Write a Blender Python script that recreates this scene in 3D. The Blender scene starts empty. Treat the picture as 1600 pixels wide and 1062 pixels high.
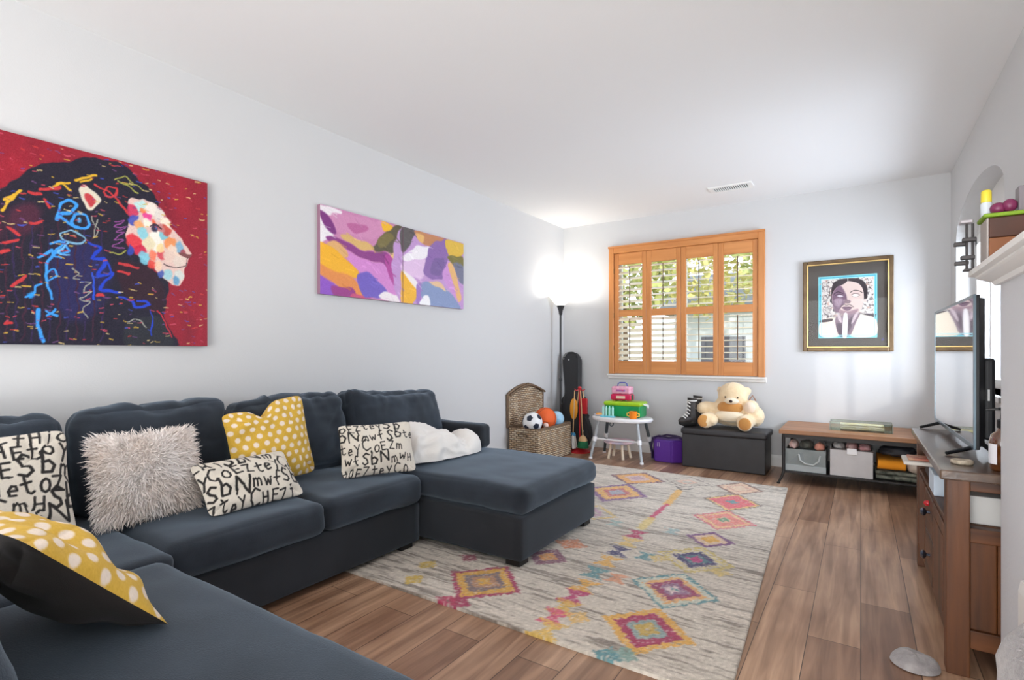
import bpy, bmesh, math, random
import numpy as np
from mathutils import Vector, Matrix, noise
PI = math.pi
rng = np.random.default_rng(7)
random.seed(7)
SC = bpy.context.scene
COL = SC.collection

# ------------------------------------------------------------------ camera, world, lights
CAM_Z = 1.143
cam_d = bpy.data.cameras.new('camera'); cam = bpy.data.objects.new('camera', cam_d); COL.objects.link(cam)
cam.location = (0, 0, CAM_Z); cam.rotation_euler = (math.radians(90), 0, math.radians(33.45))
cam_d.sensor_width = 36; cam_d.lens = 825 / 1600 * 36; cam_d.shift_y = 19.6 / 1600
cam_d.clip_start = 0.02; cam_d.clip_end = 200
SC.camera = cam
SC.view_settings.view_transform = 'Standard'; SC.view_settings.look = 'None'
SC.view_settings.gamma = 1; SC.view_settings.use_curve_mapping = False
SC.view_settings.exposure = 0.0
SC.cycles.use_denoising = True
SC.cycles.max_bounces = 8; SC.cycles.diffuse_bounces = 5; SC.cycles.glossy_bounces = 4
SC.cycles.transparent_max_bounces = 16; SC.cycles.sample_clamp_indirect = 6

w = bpy.data.worlds.new('sky'); SC.world = w; w.use_nodes = True
nt = w.node_tree; bg = nt.nodes['Background']
tc = nt.nodes.new('ShaderNodeTexCoord'); sx = nt.nodes.new('ShaderNodeSeparateXYZ'); rp = nt.nodes.new('ShaderNodeValToRGB')
nt.links.new(tc.outputs['Generated'], sx.inputs[0]); nt.links.new(sx.outputs['Z'], rp.inputs[0])
rp.color_ramp.elements[0].position = 0.0; rp.color_ramp.elements[0].color = (.95, .97, 1, 1)
rp.color_ramp.elements[1].position = 0.6; rp.color_ramp.elements[1].color = (.55, .75, 1, 1)
nt.links.new(rp.outputs[0], bg.inputs[0]); bg.inputs[1].default_value = 2.4

def light(name, kind, loc, energy, color, direction=None, **kw):
    d = bpy.data.lights.new(name, kind); o = bpy.data.objects.new(name, d); COL.objects.link(o)
    o.location = loc; d.energy = energy; d.color = color
    for k, v in kw.items(): setattr(d, k, v)
    if direction: o.rotation_euler = Vector(direction).to_track_quat('-Z', 'Y').to_euler()
    return o
light('sunlight', 'SUN', (4, -4, 4), 3.3, (1, .93, .82), (-.6, 1, -.33), angle=math.radians(1.5))
# added fill lamps behind the camera, one tilted up, and side window daylight
light('rear_fill_lamp', 'AREA', (-1.2, -2.85, 1.35), 82, (.96, .98, 1), (0, 1, .10), shape='RECTANGLE', size=3.4, size_y=2.1)
light('rear_fill_lamp_up', 'AREA', (-.1, -2.3, .35), 205, (.94, .975, 1), (.16, .70, .72), shape='RECTANGLE', size=3.0, size_y=1.2)
light('side_window_daylight', 'AREA', (1.35, 4.74, 1.45), 640, (.80, .90, 1), (-1, -.22, -.16), shape='RECTANGLE', size=1.7, size_y=1.3)

# ------------------------------------------------------------------ helpers
def lin(c):
    def f(v):
        v = v / 255.0
        return v / 12.92 if v <= .04045 else ((v + .055) / 1.055) ** 2.4
    return tuple(f(v) for v in c)
def c4(c): return lin(c) + (1,)

def mat(name, col, rough=.6, metal=0, col2=None, scale=8, stretch=(1, 1, 1), bump=0, bscale=60, sheen=0, sheen_tint=(1, 1, 1), coat=0,
        spec=.5, emit=0, trans=0, alpha=1, contrast=.5, detail=4):
    m = bpy.data.materials.new(name); m.use_nodes = True
    n = m.node_tree.nodes; l = m.node_tree.links; b = n['Principled BSDF']
    b.inputs['Base Color'].default_value = c4(col); b.inputs['Roughness'].default_value = rough
    b.inputs['Metallic'].default_value = metal; b.inputs['Specular IOR Level'].default_value = spec
    b.inputs['Coat Weight'].default_value = coat; b.inputs['Sheen Weight'].default_value = sheen
    b.inputs['Sheen Roughness'].default_value = .55; b.inputs['Sheen Tint'].default_value = tuple(sheen_tint) + (1,)
    b.inputs['Transmission Weight'].default_value = trans; b.inputs['Alpha'].default_value = alpha
    if emit: b.inputs['Emission Color'].default_value = c4(col); b.inputs['Emission Strength'].default_value = emit
    if col2 or bump:
        t = n.new('ShaderNodeTexCoord'); mp = n.new('ShaderNodeMapping'); mp.inputs['Scale'].default_value = stretch
        l.new(t.outputs['Object'], mp.inputs[0])
    if col2:
        nz = n.new('ShaderNodeTexNoise'); nz.inputs['Scale'].default_value = scale; nz.inputs['Detail'].default_value = detail
        l.new(mp.outputs[0], nz.inputs['Vector'])
        r = n.new('ShaderNodeValToRGB'); r.color_ramp.elements[0].position = .5 - contrast / 2; r.color_ramp.elements[1].position = .5 + contrast / 2
        r.color_ramp.elements[0].color = c4(col); r.color_ramp.elements[1].color = c4(col2)
        l.new(nz.outputs['Fac'], r.inputs[0]); l.new(r.outputs[0], b.inputs['Base Color'])
    if bump:
        nb = n.new('ShaderNodeTexNoise'); nb.inputs['Scale'].default_value = bscale; nb.inputs['Detail'].default_value = 3
        l.new(mp.outputs[0], nb.inputs['Vector'])
        bp = n.new('ShaderNodeBump'); bp.inputs['Strength'].default_value = bump; bp.inputs['Distance'].default_value = .004
        l.new(nb.outputs['Fac'], bp.inputs['Height']); l.new(bp.outputs[0], b.inputs['Normal'])
    return m

def vcmat(name, rough=.7, bump=0, bscale=90, sheen=0, spec=.4, coat=0, mix=None, mscale=40):
    m = mat(name, (200, 200, 200), rough, bump=bump, bscale=bscale, sheen=sheen, spec=spec, coat=coat)
    n = m.node_tree.nodes; l = m.node_tree.links
    a = n.new('ShaderNodeVertexColor'); a.layer_name = 'Col'
    l.new(a.outputs[0], n['Principled BSDF'].inputs['Base Color'])
    return m

def thin_glass(name, tint=(1, 1, 1), refl=.04, rough=0.0):
    m = bpy.data.materials.new(name); m.use_nodes = True; n = m.node_tree.nodes; l = m.node_tree.links
    n.clear(); o = n.new('ShaderNodeOutputMaterial'); mx = n.new('ShaderNodeMixShader'); t = n.new('ShaderNodeBsdfTransparent'); g = n.new('ShaderNodeBsdfGlossy')
    t.inputs[0].default_value = tuple(tint) + (1,); g.inputs['Roughness'].default_value = rough
    f = n.new('ShaderNodeLayerWeight'); f.inputs[0].default_value = .5
    p = n.new('ShaderNodeMath'); p.operation = 'POWER'; l.new(f.outputs['Facing'], p.inputs[0]); p.inputs[1].default_value = 5
    a = n.new('ShaderNodeMath'); a.operation = 'MULTIPLY_ADD'; l.new(p.outputs[0], a.inputs[0]); a.inputs[1].default_value = .8 if refl > .02 else .25; a.inputs[2].default_value = refl
    l.new(a.outputs[0], mx.inputs[0]); l.new(t.outputs[0], mx.inputs[1]); l.new(g.outputs[0], mx.inputs[2]); l.new(mx.outputs[0], o.inputs[0])
    return m

def wood(name, c1, c2, rough=.45, axis='Y', scale=6, coat=0, bump=.15):
    st = {'X': (.08, 1, 1), 'Y': (1, .08, 1), 'Z': (1, 1, .08)}[axis]
    return mat(name, c1, rough, col2=c2, scale=scale * 4, stretch=st, bump=bump, bscale=90, coat=coat, contrast=.45, detail=6)

def link(name, me, m, parent=None, smooth=False, kind=None):
    o = bpy.data.objects.new(name, me); COL.objects.link(o)
    if m: me.materials.append(m)
    if parent: o.parent = parent
    if kind: o['kind'] = kind
    if smooth:
        me.polygons.foreach_set('use_smooth', [True] * len(me.polygons))
    return o

def thing(name, label, cat, loc=(0, 0, 0), rz=0, group=None):
    o = bpy.data.objects.new(name, None); COL.objects.link(o); o.empty_display_size = .1
    o.location = loc; o.rotation_euler = (0, 0, rz); o['label'] = label; o['category'] = cat
    if group: o['group'] = group
    return o
def tag(o, label, cat, group=None):
    o['label'] = label; o['category'] = cat
    if group: o['group'] = group
    return o

class MB:
    """collects shapes in one mesh"""
    def __init__(s): s.bm = bmesh.new()
    def box(s, x0, x1, y0, y1, z0, z1, M=None, bev=0, seg=2):
        vs = [Vector((x, y, z)) for x in (x0, x1) for y in (y0, y1) for z in (z0, z1)]
        if M: vs = [M @ v for v in vs]
        v = [s.bm.verts.new(p) for p in vs]
        fs = [s.bm.faces.new([v[i] for i in q]) for q in ((0, 1, 3, 2), (4, 6, 7, 5), (0, 4, 5, 1), (2, 3, 7, 6), (0, 2, 6, 4), (1, 5, 7, 3))]
        if bev:
            ed = list({e for f in fs for e in f.edges})
            bmesh.ops.bevel(s.bm, geom=ed, offset=bev, segments=seg, profile=.5, affect='EDGES', clamp_overlap=True)
        return s
    def lathe(s, pts, c=(0, 0, 0), seg=32, M=None, sx=1, sy=1):
        rings = []
        c = Vector(c)
        for r, z in pts:
            if r <= 1e-6: rings.append([s.bm.verts.new((M @ (c + Vector((0, 0, z)))) if M else c + Vector((0, 0, z)))]); continue
            ring = []
            for k in range(seg):
                a = 2 * PI * k / seg; p = c + Vector((r * math.cos(a) * sx, r * math.sin(a) * sy, z))
                ring.append(s.bm.verts.new(M @ p if M else p))
            rings.append(ring)
        for a, b in zip(rings, rings[1:]):
            for k in range(seg):
                k2 = (k + 1) % seg
                if len(a) == 1 and len(b) == 1: continue
                if len(a) == 1: s.bm.faces.new((a[0], b[k2], b[k]))
                elif len(b) == 1: s.bm.faces.new((a[k], a[k2], b[0]))
                else: s.bm.faces.new((a[k], a[k2], b[k2], b[k]))
        for r_, fl in ((rings[0], 1), (rings[-1], 0)):
            if len(r_) > 1: s.bm.faces.new(r_[::-1] if fl else r_)
        return s
    def cyl(s, p0, p1, r0, r1=None, seg=16):
        p0 = Vector(p0); p1 = Vector(p1); d = p1 - p0; r1 = r0 if r1 is None else r1
        M = Matrix.Translation(p0) @ d.to_track_quat('Z', 'Y').to_matrix().to_4x4()
        return s.lathe([(r0, 0), (r1, d.length)], seg=seg, M=M)
    def ball(s, c, r, seg=24, M=None):
        rx, ry, rz = (r, r, r) if not hasattr(r, '__len__') else r
        n = seg // 2
        pts = [(math.sin(PI * k / n), -math.cos(PI * k / n)) for k in range(n + 1)]
        pts[0] = (0, -1); pts[-1] = (0, 1)
        T = Matrix.Translation(Vector(c)) @ (M if M else Matrix()) @ Matrix.Diagonal((rx, ry, rz, 1))
        return s.lathe(pts, seg=seg, M=T)
    def tube(s, pts, r, seg=10, closed=False):
        pts = [Vector(p) for p in pts]; n = len(pts); rings = []; up = None
        for i, p in enumerate(pts):
            a = pts[i - 1] if (i > 0 or closed) else p; b = pts[(i + 1) % n] if (i < n - 1 or closed) else p
            t = (b - a).normalized()
            if up is None: up = t.orthogonal().normalized()
            up = (up - t * up.dot(t)).normalized(); q = t.cross(up)
            rr = r[i] if hasattr(r, '__len__') else r
            rings.append([s.bm.verts.new(p + (up * math.cos(2 * PI * k / seg) + q * math.sin(2 * PI * k / seg)) * rr) for k in range(seg)])
        pairs = list(zip(rings, rings[1:])) + ([(rings[-1], rings[0])] if closed else [])
        for a, b in pairs:
            for k in range(seg): s.bm.faces.new((a[k], a[(k + 1) % seg], b[(k + 1) % seg], b[k]))
        if not closed: s.bm.faces.new(rings[0][::-1]); s.bm.faces.new(rings[-1])
        return s
    def prism(s, poly, a, b, axis='Y', M=None):
        """polygon in the two other axes, extruded from a to b along axis"""
        def P(u, v, t): return Vector({'X': (t, u, v), 'Y': (u, t, v), 'Z': (u, v, t)}[axis])
        A = [s.bm.verts.new(M @ P(u, v, a) if M else P(u, v, a)) for u, v in poly]; B = [s.bm.verts.new(M @ P(u, v, b) if M else P(u, v, b)) for u, v in poly]
        n = len(poly); s.bm.faces.new(A[::-1]); s.bm.faces.new(B)
        for k in range(n): s.bm.faces.new((A[k], A[(k + 1) % n], B[(k + 1) % n], B[k]))
        return s
    def build(s, name, m, parent=None, smooth=False, kind=None, angle=None):
        bmesh.ops.recalc_face_normals(s.bm, faces=s.bm.faces[:])
        me = bpy.data.meshes.new(name); s.bm.to_mesh(me); s.bm.free()
        if angle or smooth:
            me.polygons.foreach_set('use_smooth', [True] * len(me.polygons))
            me.set_sharp_from_angle(angle=math.radians(angle or 50))
        return link(name, me, m, parent, kind=kind)

def pymesh(name, V, F, m, parent=None, smooth=True, colors=None):
    V = np.asarray(V, dtype=np.float32); F = np.asarray(F, dtype=np.int32)
    me = bpy.data.meshes.new(name)
    me.vertices.add(len(V)); me.vertices.foreach_set('co', V.ravel())
    k = F.shape[1]; me.loops.add(F.size); me.loops.foreach_set('vertex_index', F.ravel())
    me.polygons.add(len(F)); me.polygons.foreach_set('loop_start', np.arange(0, F.size, k, dtype=np.int32)); me.polygons.foreach_set('loop_total', np.full(len(F), k, dtype=np.int32))
    if colors is not None:
        at = me.color_attributes.new('Col', 'FLOAT_COLOR', 'POINT')
        c = np.asarray(colors, dtype=np.float32) / 255.0
        c = np.where(c <= .04045, c / 12.92, ((c + .055) / 1.055) ** 2.4)
        rgba = np.ones((len(V), 4), dtype=np.float32); rgba[:, :3] = c; at.data.foreach_set('color', rgba.ravel())
    me.update(calc_edges=True); me.validate()
    return link(name, me, m, parent, smooth=smooth)

def grid_faces(nu, nv, off=0, flip=False):
    i, j = np.meshgrid(np.arange(nu - 1), np.arange(nv - 1), indexing='ij'); a = (i * nv + j).ravel() + off
    q = np.stack([a, a + nv, a + nv + 1, a + 1], 1)
    return q[:, ::-1] if flip else q

def vnoise(P, scale, oct=3):
    P = np.asarray(P); out = np.empty(len(P))
    for i, p in enumerate(P): out[i] = noise.fractal(Vector(p) * scale, 1.0, 2.0, oct)
    return out

def softbox(name, lo, hi, r, m, parent, n=22, bulge=(0, 0, 0), wr=.004, ws=6, M=None, top=None, seed=0, pinch=0, crease=0):
    """an upholstered block: rounded box with bulging faces and soft creases"""
    lo = np.array(lo, float); hi = np.array(hi, float); h = (hi - lo) / 2; cen = (hi + lo) / 2; r = min(r, h.min() * .98)
    g = np.linspace(-1, 1, n); g = np.sign(g) * (1 - (1 - np.abs(g)) ** 1.35)
    V = []; F = []; idx = {}
    for ax in range(3):
        for sg in (-1, 1):
            o = [a for a in range(3) if a != ax]
            A, B = np.meshgrid(g, g, indexing='ij'); P = np.zeros((n, n, 3)); P[..., ax] = sg; P[..., o[0]] = A; P[..., o[1]] = B
            V.append(P.reshape(-1, 3)); fl = (sg > 0) == (ax == 1)
            F.append(grid_faces(n, n, len(F) * n * n, flip=fl))
    V = np.concatenate(V); F = np.concatenate(F)
    key = np.round(V, 6); _, first, inv = np.unique(key, axis=0, return_index=True, return_inverse=True); V = V[first]; F = inv.ravel()[F]
    U = V.copy(); q = V * h; inn = np.clip(q, -(h - r), h - r); d = q - inn; L = np.linalg.norm(d, axis=1, keepdims=True); L[L == 0] = 1
    Pn = d / L; Q = inn + Pn * r
    for ax in range(3):
        o = [a for a in range(3) if a != ax]
        Q[:, ax] += np.sign(U[:, ax]) * bulge[ax] * (1 - U[:, o[0]] ** 2) * (1 - U[:, o[1]] ** 2) * (np.abs(U[:, ax]) > .2)
    if pinch:
        e = np.abs(U[:, 0]) * np.abs(U[:, 2]); Q[:, 1] *= 1 - pinch * e
    if top is not None: Q[:, 2] += top(U) * (U[:, 2] + 1) / 2
    Q += cen
    if wr:
        Q += Pn * (vnoise(Q + seed * 3.7, ws) * wr)[:, None]
        s2 = Q * np.array([1.5, 1.5, 7]) + seed
        Q += Pn * (vnoise(s2, 3.0, 2) * wr * .5)[:, None]
    if crease:
        k = np.stack([Q[:, 0] * 2, (Q[:, 1] - .45 * Q[:, 2]) * 5.5, (Q[:, 2] + .35 * Q[:, 1]) * 2.2], 1) + seed * 1.9
        nz = np.array([noise.noise(Vector(v)) for v in k]); ridge = np.clip(1 - np.abs(nz) * 7, 0, 1); z = np.clip((U[:, 2] + .3) / 1.0, 0, 1)
        k2 = np.stack([Q[:, 0] * 2, (Q[:, 1] + .3 * Q[:, 2]) * 15, Q[:, 2] * 5], 1) + seed; n2 = np.array([noise.noise(Vector(v)) for v in k2])
        Q -= Pn * (crease * (ridge + .55 * n2) * (.25 + .75 * z))[:, None]
    if M is not None:
        R = np.array(M.to_3x3()); T = np.array(M.translation); Q = (Q - 0) @ R.T + T
    return pymesh(name, Q, F, m, parent)

# ------------------------------------------------------------------ a small painter for printed and painted cloth
def smooth_poly(pts, k=4):
    p = np.asarray(pts, float); n = len(p); out = []
    for i in range(n):
        a, b, c, d = p[i - 1], p[i], p[(i + 1) % n], p[(i + 2) % n]
        for t in np.arange(k) / k:
            out.append(.5 * (2 * b + (c - a) * t + (2 * a - 5 * b + 4 * c - d) * t * t + (3 * b - a - 3 * c + d) * t ** 3))
    return np.array(out)
def smooth_line(pts, k=5):
    p = np.asarray(pts, float)
    if len(p) < 3: return p
    e = np.concatenate([[2 * p[0] - p[1]], p, [2 * p[-1] - p[-2]]]); out = []
    for i in range(1, len(e) - 2):
        a, b, c, d = e[i - 1], e[i], e[i + 1], e[i + 2]
        for t in np.arange(k) / k: out.append(.5 * (2 * b + (c - a) * t + (2 * a - 5 * b + 4 * c - d) * t * t + (3 * b - a - 3 * c + d) * t ** 3))
    return np.array(out + [p[-1]])
class Paint:
    def __init__(s, w, h, res, base):
        s.nu = int(w / res) + 1; s.nv = int(h / res) + 1; s.w = w; s.h = h
        s.U, s.V = np.meshgrid(np.linspace(0, w, s.nu), np.linspace(0, h, s.nv), indexing='ij')
        s.C = np.ones((s.nu, s.nv, 3)) * np.array(base, float); s.wu = s.wv = 0; s.ou = s.ov = 0
    def warp(s, amp, scale, seed=0):
        r = np.random.default_rng(seed)
        for k in range(7):
            a, b, c, f = r.uniform(-1, 1, 2) @ np.eye(2) * scale, r.uniform(0, 6), r.uniform(0, 6), 1
            ph = s.U * a[0] + s.V * a[1]
            s.wu = s.wu + np.sin(ph * 6.28 + b) * amp / 4; s.wv = s.wv + np.sin(ph * 6.28 + c) * amp / 4
    def seg_dist(s, a, b, sl):
        x = s.X[sl] - a[0]; y = s.Y[sl] - a[1]; dx, dy = b[0] - a[0], b[1] - a[1]; L = dx * dx + dy * dy + 1e-12
        t = np.clip((x * dx + y * dy) / L, 0, 1); return np.hypot(x - t * dx, y - t * dy)
    def window(s, p, pad):
        du = s.w / (s.nu - 1); dv = s.h / (s.nv - 1)
        of = np.array([s.ou, s.ov]); lo = np.min(p, 0) - pad - of; hi = np.max(p, 0) + pad - of
        i0, i1 = int(max(0, lo[0] // du)), int(min(s.nu, hi[0] // du + 2)); j0, j1 = int(max(0, lo[1] // dv)), int(min(s.nv, hi[1] // dv + 2))
        return (slice(i0, max(i0, i1)), slice(j0, max(j0, j1)))
    @property
    def X(s): return s.U + s.wu + s.ou
    @property
    def Y(s): return s.V + s.wv + s.ov
    def put(s, sl, a, col):
        a = a[..., None]; s.C[sl] = s.C[sl] * (1 - a) + np.array(col, float) * a
    def poly(s, pts, col, feather=.004, smooth=True, alpha=1):
        p = smooth_poly(pts) if smooth else np.asarray(pts, float)
        sl = s.window(p, feather + .02); x = s.X[sl]; y = s.Y[sl]
        if x.size == 0: return
        ins = np.zeros(x.shape, bool); D = np.full(x.shape, 9.)
        for a, b in zip(p, np.roll(p, -1, 0)):
            cr = ((a[1] > y) != (b[1] > y)) & (x < (b[0] - a[0]) * (y - a[1]) / (b[1] - a[1] + 1e-12) + a[0]); ins ^= cr
            D = np.minimum(D, s.seg_dist(a, b, sl))
        sd = np.where(ins, D, -D); s.put(sl, np.clip(.5 + sd / (feather + 1e-6), 0, 1) * alpha, col)
    def stroke(s, pts, w, col, alpha=1):
        p = np.asarray(pts, float); sl = s.window(p, w + .01)
        if s.U[sl].size == 0: return
        D = np.full(s.U[sl].shape, 9.)
        for a, b in zip(p, p[1:]): D = np.minimum(D, s.seg_dist(a, b, sl))
        s.put(sl, np.clip((w / 2 - D) / (w * .25) + .5, 0, 1) * alpha, col)
    def ell(s, c, r, col, feather=.3):
        p = np.array([[c[0] - r[0], c[1] - r[1]], [c[0] + r[0], c[1] + r[1]]]); sl = s.window(p, .02)
        d = np.hypot((s.X[sl] - c[0]) / r[0], (s.Y[sl] - c[1]) / r[1]); s.put(sl, np.clip((1 - d) / feather + .5, 0, 1), col)
    def grain(s, amp, seed=1):
        s.C = np.clip(s.C + np.random.default_rng(seed).normal(0, amp, (s.nu, s.nv, 1)), 0, 255)
    def run(s, prog, blobs=False):
        br = np.random.default_rng(17)
        for q in prog:
            if q[0] == 'P': s.poly(q[3], q[1], q[2])
            elif q[0] == 'S': s.stroke(smooth_line(q[3]), q[2], q[1])
            elif not blobs: s.ell(q[2], q[3], q[1])
            else:
                a = br.uniform(.75, 1.3, 8); th = np.arange(8) / 8 * 6.283 + br.uniform(0, 6)
                s.poly([(q[2][0] + q[3][0] * a[k] * math.cos(th[k]), q[2][1] + q[3][1] * 1.15 * a[k] * math.sin(th[k])) for k in range(8)], q[1], .007, smooth=False, alpha=.9)
    def flat(s, name, O, eu, ev, m, parent, bumpn=None):
        O, eu, ev = np.array(O, float), np.array(eu, float), np.array(ev, float)
        P = O + s.U[..., None] * eu + s.V[..., None] * ev
        return pymesh(name, P.reshape(-1, 3), grid_faces(s.nu, s.nv, flip=np.cross(eu, ev)[np.argmax(np.abs(np.cross(eu, ev)))] < 0 and False), m, parent, colors=s.C.reshape(-1, 3))

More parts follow.
